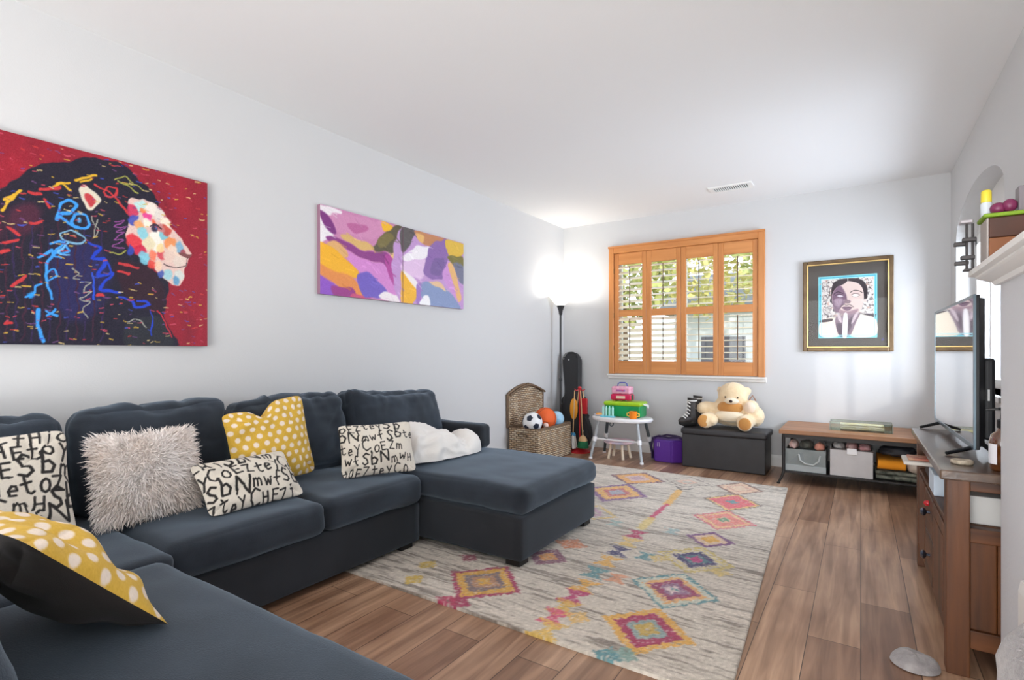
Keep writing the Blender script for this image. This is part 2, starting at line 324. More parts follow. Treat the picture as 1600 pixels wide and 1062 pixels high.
# ---- traced brush work (metres on each canvas)
LION=[
('P',(28,24,42),0.006,[(0.22,0.539),(0.314,0.618),(0.357,0.668),(0.401,0.714),(0.454,0.78),(0.51,0.822),(0.593,0.857),(0.663,0.898),(0.745,0.909),(0.813,0.901),(0.873,0.86),(0.925,0.815),(0.963,0.771),(0.968,0.718),(0.915,0.433),(1.001,0.373),(1.018,0.326),(1.012,0.227),(0.995,0.165),(1.029,0.082),(1.051,-0.01),(0.681,-0.013),(0.357,-0.011),(0.156,-0.012),(0.144,0.359)]),
('P',(60,25,45),0.03,[(0.273,0.541),(0.343,0.606),(0.372,0.523),(0.35,0.431),(0.273,0.379)]),
('P',(70,28,50),0.03,[(0.379,0.565),(0.439,0.628),(0.494,0.6),(0.47,0.513),(0.401,0.48)]),
('P',(34,32,80),0.04,[(0.542,0.422),(0.699,0.491),(0.755,0.343),(0.699,0.159),(0.593,0.109),(0.534,0.253)]),
('P',(45,20,35),0.02,[(0.774,0.413),(0.915,0.409),(1.001,0.3),(0.979,0.176),(0.833,0.237)]),
('P',(38,40,48),0.01,[(0.833,0.121),(0.979,0.152),(1.023,0.057),(1.034,-0.004),(0.833,-0.006)]),
('S',(60,26,48),0.006,[(0.379,0.535),(0.373,0.356),(0.382,0.178),(0.375,0.014)]),
('S',(44,30,70),0.006,[(0.407,0.521),(0.401,0.36),(0.41,0.18),(0.403,0.015)]),
('S',(60,26,48),0.006,[(0.436,0.506),(0.43,0.364),(0.439,0.183),(0.431,0.015)]),
('S',(44,30,70),0.006,[(0.465,0.553),(0.459,0.368),(0.468,0.185),(0.461,0.016)]),
('S',(60,26,48),0.006,[(0.495,0.538),(0.489,0.372),(0.499,0.187),(0.491,0.016)]),
('S',(44,30,70),0.006,[(0.526,0.524),(0.519,0.377),(0.529,0.19),(0.521,0.017)]),
('S',(60,26,48),0.006,[(0.557,0.572),(0.551,0.381),(0.561,0.192),(0.552,0.018)]),
('S',(44,30,70),0.006,[(0.589,0.557),(0.583,0.386),(0.593,0.195),(0.584,0.018)]),
('S',(60,26,48),0.006,[(0.622,0.542),(0.615,0.39),(0.626,0.197),(0.617,0.019)]),
('S',(44,30,70),0.006,[(0.656,0.593),(0.648,0.395),(0.659,0.2),(0.65,0.019)]),
('S',(60,26,48),0.006,[(0.69,0.578),(0.683,0.4),(0.693,0.203),(0.684,0.02)]),
('S',(44,30,70),0.006,[(0.725,0.562),(0.717,0.405),(0.729,0.205),(0.719,0.021)]),
('P',(222,190,180),0.003,[(0.838,0.735),(0.873,0.748),(0.915,0.751),(0.968,0.73),(1.018,0.68),(1.034,0.635),(1.08,0.581),(1.133,0.515),(1.118,0.481),(1.109,0.442),(1.101,0.425),(1.092,0.359),(1.069,0.321),(1.023,0.339),(0.979,0.382),(0.915,0.433),(0.863,0.472),(0.833,0.514),(0.825,0.559),(0.838,0.642)]),
('E',(200,45,85),(0.851,0.686),(0.026,0.031)),
('E',(178,222,222),(0.886,0.713),(0.025,0.028)),
('E',(225,60,140),(0.915,0.67),(0.023,0.026)),
('E',(62,74,172),(0.853,0.636),(0.024,0.028)),
('E',(236,228,216),(0.936,0.708),(0.028,0.031)),
('E',(222,214,205),(0.97,0.692),(0.027,0.029)),
('E',(232,160,100),(0.884,0.614),(0.022,0.026)),
('E',(132,202,216),(0.896,0.578),(0.025,0.028)),
('E',(214,46,58),(0.861,0.525),(0.035,0.04)),
('E',(196,28,64),(0.884,0.487),(0.027,0.03)),
('E',(243,238,226),(0.962,0.551),(0.037,0.041)),
('E',(226,214,178),(0.923,0.529),(0.026,0.028)),
('E',(120,190,205),(0.997,0.591),(0.022,0.025)),
('E',(232,140,80),(1.025,0.547),(0.028,0.029)),
('E',(206,70,82),(0.986,0.484),(0.024,0.026)),
('E',(120,196,215),(0.911,0.454),(0.025,0.029)),
('E',(222,70,60),(0.938,0.419),(0.021,0.024)),
('E',(240,226,206),(1.001,0.652),(0.027,0.029)),
('E',(196,72,60),(1.01,0.618),(0.022,0.025)),
('E',(190,120,120),(0.979,0.624),(0.018,0.02)),
('E',(232,208,190),(1.051,0.502),(0.03,0.032)),
('E',(224,196,182),(1.023,0.473),(0.027,0.029)),
('E',(120,170,200),(1.078,0.531),(0.023,0.025)),
('E',(222,205,192),(1.069,0.455),(0.028,0.03)),
('E',(150,200,210),(1.018,0.381),(0.022,0.025)),
('E',(70,90,170),(0.984,0.383),(0.018,0.02)),
('E',(205,212,206),(1.074,0.381),(0.026,0.027)),
('E',(90,150,190),(1.057,0.352),(0.019,0.02)),
('E',(160,70,80),(1.092,0.509),(0.014,0.015)),
('E',(250,240,220),(0.915,0.635),(0.015,0.017)),
('E',(232,90,60),(0.947,0.641),(0.012,0.014)),
('E',(50,70,170),(0.843,0.481),(0.018,0.021)),
('E',(236,120,70),(0.899,0.696),(0.013,0.014)),
('E',(240,210,150),(0.979,0.515),(0.018,0.019)),
('E',(240,120,90),(0.944,0.473),(0.02,0.021)),
('E',(236,200,170),(0.968,0.423),(0.018,0.02)),
('E',(40,32,60),(0.957,0.618),(0.018,0.019)),
('E',(70,110,170),(0.964,0.618),(0.006,0.007)),
('S',(60,30,40),0.006,[(0.931,0.621),(0.957,0.636),(0.984,0.622)]),
('P',(120,70,70),0.003,[(1.069,0.507),(1.115,0.505),(1.134,0.508),(1.12,0.483),(1.092,0.481)]),
('S',(50,28,34),0.005,[(0.995,0.433),(1.029,0.42),(1.074,0.426),(1.106,0.442)]),
('S',(60,35,45),0.004,[(1.109,0.48),(1.106,0.442)]),
('P',(214,205,185),0.004,[(0.633,0.737),(0.658,0.759),(0.692,0.738),(0.719,0.712),(0.71,0.673),(0.673,0.649),(0.645,0.677)]),
('P',(190,60,66),0.006,[(0.65,0.717),(0.681,0.719),(0.704,0.697),(0.681,0.662),(0.661,0.676)]),
('S',(58,150,226),0.012,[(0.551,0.579),(0.566,0.646),(0.58,0.67),(0.612,0.669),(0.62,0.646),(0.593,0.614),(0.561,0.596),(0.593,0.569),(0.636,0.547)]),
('S',(58,150,226),0.012,[(0.603,0.579),(0.615,0.614),(0.641,0.624),(0.664,0.61),(0.666,0.577),(0.647,0.552),(0.619,0.55),(0.603,0.579)]),
('E',(90,180,240),(0.632,0.588),(0.01,0.013)),
('S',(120,170,200),0.008,[(0.561,0.509),(0.593,0.531),(0.632,0.523),(0.658,0.5),(0.619,0.477),(0.576,0.486),(0.561,0.509)]),
('E',(28,24,42),(0.61,0.503),(0.012,0.015)),
('S',(58,150,226),0.011,[(0.528,0.461),(0.561,0.48),(0.593,0.441),(0.542,0.418)]),
('S',(58,150,226),0.008,[(0.58,0.475),(0.536,0.408),(0.566,0.402)]),
('S',(110,180,230),0.007,[(0.593,0.473),(0.555,0.424),(0.593,0.417)]),
('S',(58,150,226),0.011,[(0.484,0.394),(0.536,0.431),(0.514,0.365),(0.51,0.323),(0.523,0.252),(0.533,0.211)]),
('S',(58,150,226),0.008,[(0.51,0.323),(0.542,0.348),(0.555,0.318),(0.522,0.299)]),
('S',(58,150,226),0.01,[(0.514,0.157),(0.547,0.13)]),
('S',(58,150,226),0.01,[(0.547,0.164),(0.512,0.13)]),
('S',(58,150,226),0.016,[(0.483,0.155),(0.478,0.109),(0.491,0.053),(0.5,0.017)]),
('S',(58,150,226),0.01,[(0.441,0.208),(0.466,0.234),(0.472,0.259),(0.494,0.275)]),
('E',(40,150,230),(0.458,0.22),(0.011,0.014)),
('S',(28,62,190),0.014,[(0.676,0.487),(0.717,0.472),(0.681,0.422),(0.738,0.412),(0.706,0.337),(0.766,0.355),(0.717,0.271),(0.798,0.268)]),
('S',(28,62,190),0.011,[(0.793,0.239),(0.843,0.232),(0.873,0.193),(0.931,0.219),(0.873,0.226)]),
('S',(28,62,190),0.006,[(0.931,0.185),(0.941,0.126),(0.936,0.054)]),
('S',(28,62,190),0.01,[(0.745,0.409),(0.764,0.344)]),
('S',(40,80,200),0.008,[(0.685,0.345),(0.694,0.225)]),
('S',(214,168,40),0.01,[(0.361,0.578),(0.394,0.636),(0.425,0.676)]),
('S',(214,168,40),0.01,[(0.372,0.62),(0.401,0.653)]),
('S',(214,168,40),0.01,[(0.538,0.723),(0.572,0.745),(0.601,0.729)]),
('S',(214,168,40),0.01,[(0.619,0.774),(0.654,0.797),(0.704,0.822)]),
('S',(214,168,40),0.01,[(0.636,0.771),(0.681,0.796)]),
('S',(214,168,40),0.01,[(0.551,0.739),(0.593,0.759)]),
('S',(150,150,70),0.007,[(0.774,0.816),(0.818,0.847),(0.853,0.829)]),
('S',(150,150,70),0.007,[(0.813,0.809),(0.863,0.822),(0.906,0.798)]),
('S',(150,150,70),0.007,[(0.793,0.815),(0.833,0.803),(0.873,0.778)]),
('S',(150,150,70),0.007,[(0.755,0.455),(0.793,0.45),(0.818,0.477)]),
('S',(190,52,56),0.009,[(0.694,0.772),(0.745,0.757),(0.793,0.713),(0.828,0.669)]),
('S',(190,52,56),0.008,[(0.729,0.747),(0.75,0.783),(0.779,0.777),(0.779,0.743),(0.753,0.723),(0.729,0.747)]),
('S',(190,52,56),0.013,[(0.357,0.393),(0.386,0.412)]),
('S',(190,52,56),0.013,[(0.368,0.439),(0.412,0.457)]),
('S',(190,52,56),0.013,[(0.401,0.258),(0.443,0.297)]),
('S',(190,52,56),0.013,[(0.49,0.697),(0.561,0.723)]),
('S',(190,52,56),0.013,[(0.502,0.652),(0.518,0.626)]),
('S',(190,52,56),0.013,[(0.454,0.678),(0.494,0.678)]),
('S',(190,52,56),0.013,[(0.386,0.507),(0.416,0.482)]),
('S',(190,52,56),0.013,[(0.458,0.541),(0.49,0.553)]),
('S',(190,52,56),0.013,[(0.789,0.409),(0.873,0.398)]),
('S',(190,52,56),0.013,[(0.793,0.37),(0.833,0.364)]),
('S',(190,52,56),0.013,[(0.375,0.094),(0.394,0.096)]),
('S',(190,52,56),0.013,[(0.708,0.241),(0.727,0.245)]),
('S',(190,52,56),0.013,[(0.273,0.475),(0.314,0.463)]),
('S',(190,52,56),0.013,[(0.287,0.286),(0.328,0.301)]),
('S',(140,72,140),0.005,[(0.774,0.606),(0.813,0.623),(0.774,0.583),(0.821,0.597),(0.779,0.561),(0.818,0.567),(0.772,0.526),(0.813,0.528),(0.764,0.485),(0.813,0.488)]),
('S',(150,150,140),0.005,[(0.632,0.29),(0.676,0.3),(0.645,0.253),(0.681,0.257),(0.636,0.22),(0.676,0.212),(0.645,0.166),(0.667,0.129)]),
('S',(150,150,140),0.005,[(0.685,0.621),(0.692,0.578),(0.713,0.56),(0.69,0.522),(0.704,0.614)]),
('S',(150,150,140),0.005,[(0.61,0.357),(0.632,0.338),(0.608,0.314),(0.636,0.307)]),
('S',(150,150,140),0.005,[(0.833,0.121),(0.873,0.135),(0.915,0.089)]),
('S',(200,40,60),0.006,[(0.968,0.188),(1.001,0.129),(1.034,0.045)])]
PAIR=[
('P',(200,132,172),0.012,[(-0.026,0.607),(0.789,0.599),(0.789,-0.027),(-0.037,-0.016)]),
('P',(236,228,232),0.012,[(-0.037,0.604),(0.178,0.607),(0.143,0.559),(0.077,0.551),(-0.009,0.569)]),
('P',(206,140,178),0.012,[(0.121,0.579),(0.389,0.593),(0.572,0.597),(0.572,0.529),(0.44,0.451),(0.275,0.447),(0.158,0.45),(0.099,0.513)]),
('P',(186,100,150),0.012,[(0.228,0.527),(0.373,0.543),(0.423,0.514),(0.291,0.463)]),
('P',(236,230,232),0.012,[(-0.037,0.55),(0.005,0.544),(0.109,0.419),(0.048,0.366),(-0.037,0.327)]),
('P',(122,48,122),0.012,[(-0.002,0.567),(0.055,0.559),(0.099,0.507),(0.124,0.444),(0.099,0.424),(0.045,0.468),(0.005,0.53)]),
('P',(238,182,40),0.012,[(0.554,0.604),(0.664,0.599),(0.636,0.552),(0.572,0.532)]),
('P',(92,84,62),0.012,[(0.457,0.381),(0.545,0.483),(0.673,0.593),(0.773,0.607),(0.773,0.425),(0.645,0.388)]),
('P',(120,108,62),0.012,[(0.509,0.45),(0.636,0.541),(0.673,0.493),(0.563,0.405)]),
('P',(216,176,108),0.012,[(0.174,0.438),(0.315,0.422),(0.466,0.4),(0.443,0.361),(0.343,0.362),(0.204,0.399)]),
('P',(138,58,130),0.012,[(0.055,0.394),(0.169,0.4),(0.389,0.353),(0.599,0.373),(0.773,0.262),(0.773,0.057),(0.645,0.156),(0.566,0.283),(0.389,0.295),(0.228,0.334),(0.106,0.352)]),
('P',(208,134,200),0.012,[(0.228,0.322),(0.393,0.291),(0.572,0.277),(0.673,0.145),(0.75,0.012),(0.545,0.09),(0.457,0.161),(0.331,0.179),(0.243,0.25)]),
('P',(176,70,150),0.012,[(0.581,0.34),(0.673,0.354),(0.759,0.225),(0.75,0.083),(0.636,0.182)]),
('P',(222,170,110),0.012,[(0.062,0.347),(0.136,0.372),(0.228,0.324),(0.228,0.274),(0.121,0.307)]),
('P',(240,176,30),0.012,[(-0.037,0.342),(0.106,0.327),(0.228,0.258),(0.348,0.164),(0.228,0.134),(0.077,0.165),(-0.037,0.198)]),
('P',(226,140,70),0.012,[(-0.037,0.21),(0.106,0.169),(0.275,0.14),(0.376,0.034),(0.275,-0.004),(0.136,0.074),(-0.037,0.121)]),
('P',(142,82,192),0.012,[(-0.037,0.127),(0.069,0.097),(0.158,0.045),(0.181,-0.009),(-0.037,-0.01)]),
('P',(150,50,130),0.012,[(0.099,0.057),(0.275,0.063),(0.291,-0.025),(0.136,-0.026)]),
('P',(200,80,120),0.012,[(0.275,0.024),(0.457,0.015),(0.389,-0.03),(0.275,-0.027)]),
('P',(112,92,186),0.012,[(0.315,0.16),(0.409,0.195),(0.554,0.118),(0.599,0.034),(0.389,0.006)]),
('P',(238,228,230),0.012,[(0.523,0.034),(0.599,0.068),(0.765,0.039),(0.765,-0.018),(0.599,-0.007)]),
('P',(228,190,120),0.012,[(0.636,0.376),(0.73,0.404),(0.759,0.324),(0.692,0.329)]),
('P',(192,150,202),0.012,[(0.761,0.608),(1.559,0.627),(1.559,-0.036),(0.761,-0.029)]),
('P',(92,86,86),0.012,[(0.761,0.608),(0.91,0.605),(0.885,0.516),(0.832,0.447),(0.761,0.407)]),
('P',(190,130,90),0.012,[(0.899,0.599),(1.102,0.603),(1.321,0.606),(1.239,0.524),(1.036,0.51)]),
('P',(226,180,110),0.012,[(0.93,0.583),(1.036,0.573),(1.015,0.524),(0.951,0.535)]),
('P',(238,232,236),0.012,[(0.773,0.362),(0.93,0.473),(1.091,0.495),(1.047,0.392),(0.828,0.327)]),
('P',(222,190,222),0.012,[(0.773,0.312),(1.036,0.386),(1.047,0.261),(0.951,0.219),(0.773,0.255)]),
('P',(138,104,166),0.012,[(1.091,0.507),(1.321,0.606),(1.353,0.456),(1.25,0.247),(1.032,0.256),(1.058,0.412)]),
('P',(120,96,150),0.012,[(1.147,0.395),(1.286,0.431),(1.239,0.284),(1.102,0.283)]),
('P',(216,178,70),0.012,[(1.309,0.594),(1.559,0.606),(1.559,0.488),(1.419,0.442),(1.338,0.486)]),
('P',(120,112,60),0.012,[(1.338,0.454),(1.559,0.471),(1.559,0.34),(1.432,0.372)]),
('P',(116,118,140),0.012,[(1.419,0.403),(1.559,0.389),(1.559,0.226),(1.482,0.266)]),
('P',(200,146,205),0.012,[(1.262,0.287),(1.37,0.396),(1.495,0.073),(1.333,0.186)]),
('P',(226,178,118),0.012,[(1.348,0.38),(1.419,0.371),(1.52,0.132),(1.482,0.069),(1.387,0.271)]),
('P',(134,150,188),0.012,[(0.964,0.174),(1.147,0.2),(1.358,0.138),(1.52,-0.014),(1.08,0.002)]),
('P',(226,190,150),0.012,[(1.08,0.205),(1.239,0.204),(1.309,0.136),(1.17,0.169)]),
('P',(238,178,52),0.012,[(0.761,0.24),(0.852,0.208),(0.941,0.101),(0.893,-0.005),(0.761,-0.018)]),
('P',(238,230,230),0.012,[(0.761,0.254),(0.869,0.231),(0.951,0.161),(0.93,0.122),(0.838,0.199)]),
('P',(160,120,190),0.012,[(0.93,0.159),(0.993,0.165),(0.983,0.002),(0.93,0.012)]),
('P',(240,238,240),0.012,[(0.977,0.031),(1.08,0.077),(1.091,-0.008),(0.983,-0.006)])]
PORTRAIT=[
('P',(222,208,190),0.004,[(-0.211,-0.151),(-0.095,-0.114),(-0.076,-0.203),(-0.054,-0.289),(-0.211,-0.29)]),
('P',(222,208,188),0.004,[(0.024,-0.29),(0.076,-0.171),(0.116,-0.092),(0.224,-0.14),(0.224,-0.29)]),
('P',(70,58,60),0.004,[(-0.211,-0.136),(-0.12,-0.122),(-0.12,-0.146),(-0.211,-0.158)]),
('P',(60,50,56),0.004,[(0.116,-0.085),(0.218,-0.093),(0.218,-0.118),(0.176,-0.109)]),
('P',(38,24,34),0.004,[(-0.123,0.096),(-0.12,0.171),(-0.101,0.218),(-0.051,0.244),(0.006,0.251),(0.079,0.246),(0.128,0.221),(0.158,0.166),(0.162,0.094),(0.134,0.045),(-0.114,0.021)]),
('P',(206,184,176),0.004,[(-0.119,0.096),(-0.089,0.161),(-0.051,0.187),(-0.019,0.201),(0.009,0.224),(0.055,0.214),(0.098,0.192),(0.128,0.139),(0.135,0.045),(0.111,-0.048),(0.07,-0.083),(0.006,-0.089),(-0.063,-0.072),(-0.1,-0.039),(-0.115,0.029)]),
('P',(112,86,104),0.012,[(-0.117,0.096),(-0.089,0.161),(-0.054,0.189),(-0.029,0.157),(-0.007,0.104),(0.001,0.052),(-0.019,0.009),(-0.044,-0.012),(-0.063,-0.07),(-0.1,-0.039),(-0.115,0.029)]),
('P',(150,126,140),0.01,[(-0.095,0.058),(-0.051,0.07),(-0.032,0.047),(-0.057,-0.011),(-0.089,0.005)]),
('P',(130,104,112),0.006,[(-0.019,0.053),(0.03,0.043),(0.024,0.018),(-0.013,0.02)]),
('P',(150,120,128),0.01,[(-0.063,-0.041),(0.006,-0.058),(0.092,-0.04),(0.067,-0.083),(0.006,-0.089),(-0.057,-0.074)]),
('S',(30,20,28),0.006,[(0.03,0.118),(0.061,0.135),(0.098,0.128),(0.122,0.111)]),
('S',(40,28,36),0.006,[(-0.101,0.11),(-0.07,0.129),(-0.029,0.111)]),
('S',(50,36,44),0.004,[(0.036,0.094),(0.061,0.106),(0.092,0.1),(0.107,0.088)]),
('S',(60,44,52),0.004,[(-0.092,0.095),(-0.063,0.108),(-0.026,0.096)]),
('P',(240,234,228),0.002,[(0.043,0.086),(0.064,0.098),(0.095,0.089),(0.073,0.074)]),
('P',(200,190,196),0.002,[(-0.076,0.09),(-0.054,0.098),(-0.026,0.085),(-0.051,0.076)]),
('S',(70,52,60),0.003,[(0.043,0.085),(0.07,0.072),(0.104,0.086)]),
('S',(70,52,60),0.003,[(-0.076,0.086),(-0.051,0.074),(-0.024,0.083)]),
('S',(90,66,78),0.005,[(-0.007,0.104),(-0.004,0.052),(-0.013,0.031)]),
('S',(60,40,50),0.005,[(-0.007,0.027),(0.012,0.018),(0.03,0.029)]),
('S',(44,28,36),0.006,[(-0.051,-0.019),(-0.023,0.006),(-0.001,-0.003),(0.024,0.003),(0.055,-0.02)]),
('P',(108,78,96),0.004,[(-0.038,-0.02),(-0.001,-0.014),(0.043,-0.023),(0.024,-0.048),(-0.007,-0.052)]),
('S',(50,34,44),0.004,[(-0.038,-0.023),(-0.001,-0.023),(0.043,-0.026)]),
('P',(130,110,120),0.004,[(-0.089,-0.188),(-0.082,-0.107),(0.006,-0.092),(0.101,-0.077),(0.07,-0.178),(0.024,-0.29),(-0.057,-0.289)]),
('P',(78,62,74),0.004,[(-0.082,-0.173),(-0.032,-0.19),(-0.032,-0.289),(-0.057,-0.289)]),
('P',(84,66,78),0.004,[(0.006,-0.161),(0.067,-0.09),(0.079,-0.12),(0.043,-0.192),(0.012,-0.264)]),
('P',(190,172,176),0.004,[(-0.076,-0.085),(-0.051,-0.093),(-0.038,-0.16),(-0.063,-0.144)]),
('P',(190,172,176),0.004,[(0.061,-0.09),(0.092,-0.08),(0.055,-0.163),(0.036,-0.177)]),
('P',(236,230,228),0.003,[(-0.024,-0.093),(0.007,-0.094),(0.003,-0.29),(-0.033,-0.289)]),
('S',(240,236,230),0.003,[(0.009,0.254),(0.01,0.221)])]

# ------------------------------------------------------------------ the room
XL, XR, YB, YF, CH = -3.12, .65, 5.9, -3.0, 2.70
M_wall = mat('wall_paint', (206, 206, 206), .85, bump=.12, bscale=140)
M_ceil = mat('ceiling_paint', (232, 232, 232), .9, bump=.1, bscale=120)
M_white = mat('white_trim', (236, 235, 232), .4)
M_wood_shutter = wood('honey_wood', (210, 142, 80), (186, 116, 58), .4, 'Z', 5)
M_wood_shutter_h = wood('honey_wood_rail', (212, 144, 82), (188, 118, 60), .4, 'X', 5)

def floor_mat():
    m = mat('wood_plank_floor', (140, 112, 92), .34, spec=.45); n = m.node_tree.nodes; l = m.node_tree.links; b = n['Principled BSDF']
    t = n.new('ShaderNodeTexCoord'); mp = n.new('ShaderNodeMapping'); mp.inputs['Rotation'].default_value = (0, 0, PI / 2); l.new(t.outputs['Object'], mp.inputs[0])
    br = n.new('ShaderNodeTexBrick'); br.offset = .37; br.inputs['Scale'].default_value = 1; br.inputs['Brick Width'].default_value = 1.22; br.inputs['Row Height'].default_value = .18
    br.inputs['Mortar Size'].default_value = .0016; br.inputs['Mortar Smooth'].default_value = .1; br.inputs['Bias'].default_value = 0
    br.inputs['Color1'].default_value = c4((160, 126, 102)); br.inputs['Color2'].default_value = c4((206, 172, 143)); br.inputs['Mortar'].default_value = c4((84, 62, 50)); l.new(mp.outputs[0], br.inputs['Vector'])
    m2 = n.new('ShaderNodeMapping'); m2.inputs['Scale'].default_value = (1, .06, 1); l.new(t.outputs['Object'], m2.inputs[0])
    nz = n.new('ShaderNodeTexNoise'); nz.inputs['Scale'].default_value = 26; nz.inputs['Detail'].default_value = 8; nz.inputs['Distortion'].default_value = .6; l.new(m2.outputs[0], nz.inputs[0])
    r = n.new('ShaderNodeValToRGB'); r.color_ramp.elements[0].position = .3; r.color_ramp.elements[1].position = .7; r.color_ramp.elements[0].color = (.52, .45, .42, 1); r.color_ramp.elements[1].color = (1.12, 1.08, 1.05, 1); l.new(nz.outputs['Fac'], r.inputs[0])
    m3 = n.new('ShaderNodeMapping'); m3.inputs['Scale'].default_value = (1, .35, 1); l.new(t.outputs['Object'], m3.inputs[0])
    kn = n.new('ShaderNodeTexNoise'); kn.inputs['Scale'].default_value = 5; kn.inputs['Detail'].default_value = 3; l.new(m3.outputs[0], kn.inputs[0])
    r3 = n.new('ShaderNodeValToRGB'); r3.color_ramp.elements[0].position = .28; r3.color_ramp.elements[1].position = .62; r3.color_ramp.elements[0].color = (.66, .58, .53, 1); r3.color_ramp.elements[1].color = (1, 1, 1, 1); l.new(kn.outputs['Fac'], r3.inputs[0])
    a = n.new('ShaderNodeMix'); a.data_type = 'RGBA'; a.blend_type = 'MULTIPLY'; a.inputs[0].default_value = 1; l.new(br.outputs['Color'], a.inputs[6]); l.new(r.outputs[0], a.inputs[7])
    c = n.new('ShaderNodeMix'); c.data_type = 'RGBA'; c.blend_type = 'MULTIPLY'; c.inputs[0].default_value = 1; l.new(a.outputs[2], c.inputs[6]); l.new(r3.outputs[0], c.inputs[7]); l.new(c.outputs[2], b.inputs['Base Color'])
    bp = n.new('ShaderNodeBump'); bp.inputs['Strength'].default_value = .12; bp.inputs['Distance'].default_value = .002; l.new(nz.outputs['Fac'], bp.inputs['Height']); l.new(bp.outputs[0], b.inputs['Normal'])
    return m
ST = 'structure'
MB().box(XL - .1, XR + .22, YF - .1, YB + .1, -.1, 0).box(XR + .22, 1.9, YF - .1, 1.3, -.1, 0).build('floor', floor_mat(), kind=ST)
MB().box(XL - .1, XR + .22, YF - .1, YB + .1, CH, CH + .1).box(XR + .22, 1.9, YF - .1, 1.3, CH, CH + .1).build('ceiling', M_ceil, kind=ST)
MB().box(XL - .1, XL, YF - .1, YB + .1, 0, CH).build('wall_left', M_wall, kind=ST)
WX0, WX1, WZ0, WZ1 = -2.43, -.875, .9, 2.31
MB().box(XL, WX0, YB, YB + .14, 0, CH).box(WX1, XR + .12, YB, YB + .14, 0, CH).box(WX0, WX1, YB, YB + .14, 0, WZ0).box(WX0, WX1, YB, YB + .14, WZ1, CH).build('wall_back', M_wall, kind=ST)
# right wall with an arched opening, and the fireplace breast that stands before it
AY0, AY1, AZ0, AZS, AZT = 3.86, 5.60, .9, 2.05, 2.31
arch = [(AY0 + (AY1 - AY0) * (1 - math.cos(PI * k / 24)) / 2, AZS + (AZT - AZS) * math.sin(PI * k / 24)) for k in range(25)]
wr_ = MB().box(XR, XR + .22, AY1, YB, 0, CH).box(XR, XR + .22, 1.2, AY0, 0, CH).box(XR, XR + .22, AY0, AY1, 0, AZ0)
for (a, b) in zip(arch, arch[1:]):
    wr_.prism([(a[0], a[1]), (b[0], b[1]), (b[0], CH), (a[0], CH)], XR, XR + .22, 'X')
wr_.build('wall_right', M_wall, kind=ST)
M_breast = mat('breast_paint', (212, 213, 216), .8, bump=.35, bscale=70)
MB().box(.39, XR - .001, 1.76, 2.38, 0, 1.427, bev=.012, seg=3).build('wall_fireplace', M_breast, kind=ST)
MB().box(XL - .1, -2.9, YF - .1, YF, 0, CH).box(.5, 1.9, YF - .1, YF, 0, CH).box(-2.9, .5, YF - .1, YF, 2.45, CH).build('wall_rear', M_wall, kind=ST)
MB().box(1.8, 1.9, YF, 1.3, 0, CH).box(XR + .22, 1.8, 1.2, 1.3, 0, CH).build('wall_side', M_wall, kind=ST)
# patio door behind the camera
d3 = MB()
for x0, x1 in ((-2.9, -2.84), (-1.23, -1.17), (.44, .5)): d3.box(x0, x1, YF - .08, YF - .02, 0, 2.45)
d3.box(-2.84, .44, YF - .08, YF - .02, 2.38, 2.45).box(-2.84, .44, YF - .08, YF - .02, 0, .06).build('door_1', M_white, kind=ST)
MB().box(-2.84, .44, YF - .054, YF - .046, .06, 2.38).build('window_3', mat('patio_blind', (235, 235, 232), .8), kind=ST)

# baseboards
def baseboard(name, x0, x1, y0, y1, ax):
    p = [(0, 0), (.016, 0), (.016, .085), (.012, .1), (.006, .112), (0, .115)]
    b = MB()
    if ax == 'X': b.prism([(y1 - u, z) for u, z in p], x0, x1, 'X')
    elif ax == 'YL': b.prism([(x0 + u, z) for u, z in p], y0, y1, 'Y')
    else: b.prism([(x1 - u, z) for u, z in p], y0, y1, 'Y')
    b.build(name, M_white, kind=ST)
baseboard('baseboard_back', XL, XR, 0, YB, 'X')
baseboard('baseboard_left', XL, 0, YF, YB - .016, 'YL')
baseboard('baseboard_right', 0, XR, 2.38, YB - .016, 'YR')
# plinth at the foot of the fireplace breast
MB().prism([(.39, 0), (.372, 0), (.372, .47), (.378, .50), (.39, .50)], 1.76, 2.04, 'Y').build('trim_1', M_white, kind=ST)

# back window: glass, sashes, sill
w1 = bpy.data.objects.new('window_1', None); COL.objects.link(w1); w1['kind'] = ST
wf = MB()
for x0, x1 in ((WX0, WX0 + .05), (-1.68, -1.62), (WX1 - .05, WX1)): wf.box(x0, x1, YB + .08, YB + .12, WZ0, WZ1)
wf.box(WX0, WX1, YB + .08, YB + .12, WZ0, WZ0 + .05).box(WX0, WX1, YB + .08, YB + .12, WZ1 - .05, WZ1)
wf.build('window_frame', M_white, w1)
MB().box(WX0 + .05, WX1 - .05, YB + .098, YB + .102, WZ0 + .05, WZ1 - .05).build('window_pane', thin_glass('clear_pane', (.98, 1, .99)), w1)
MB().prism([(YB, .835), (YB - .018, .84), (YB - .022, .872), (YB - .055, .874), (YB - .058, .893), (YB, .893)], -2.51, -.8, 'X').build('trim_2', M_white, kind=ST)

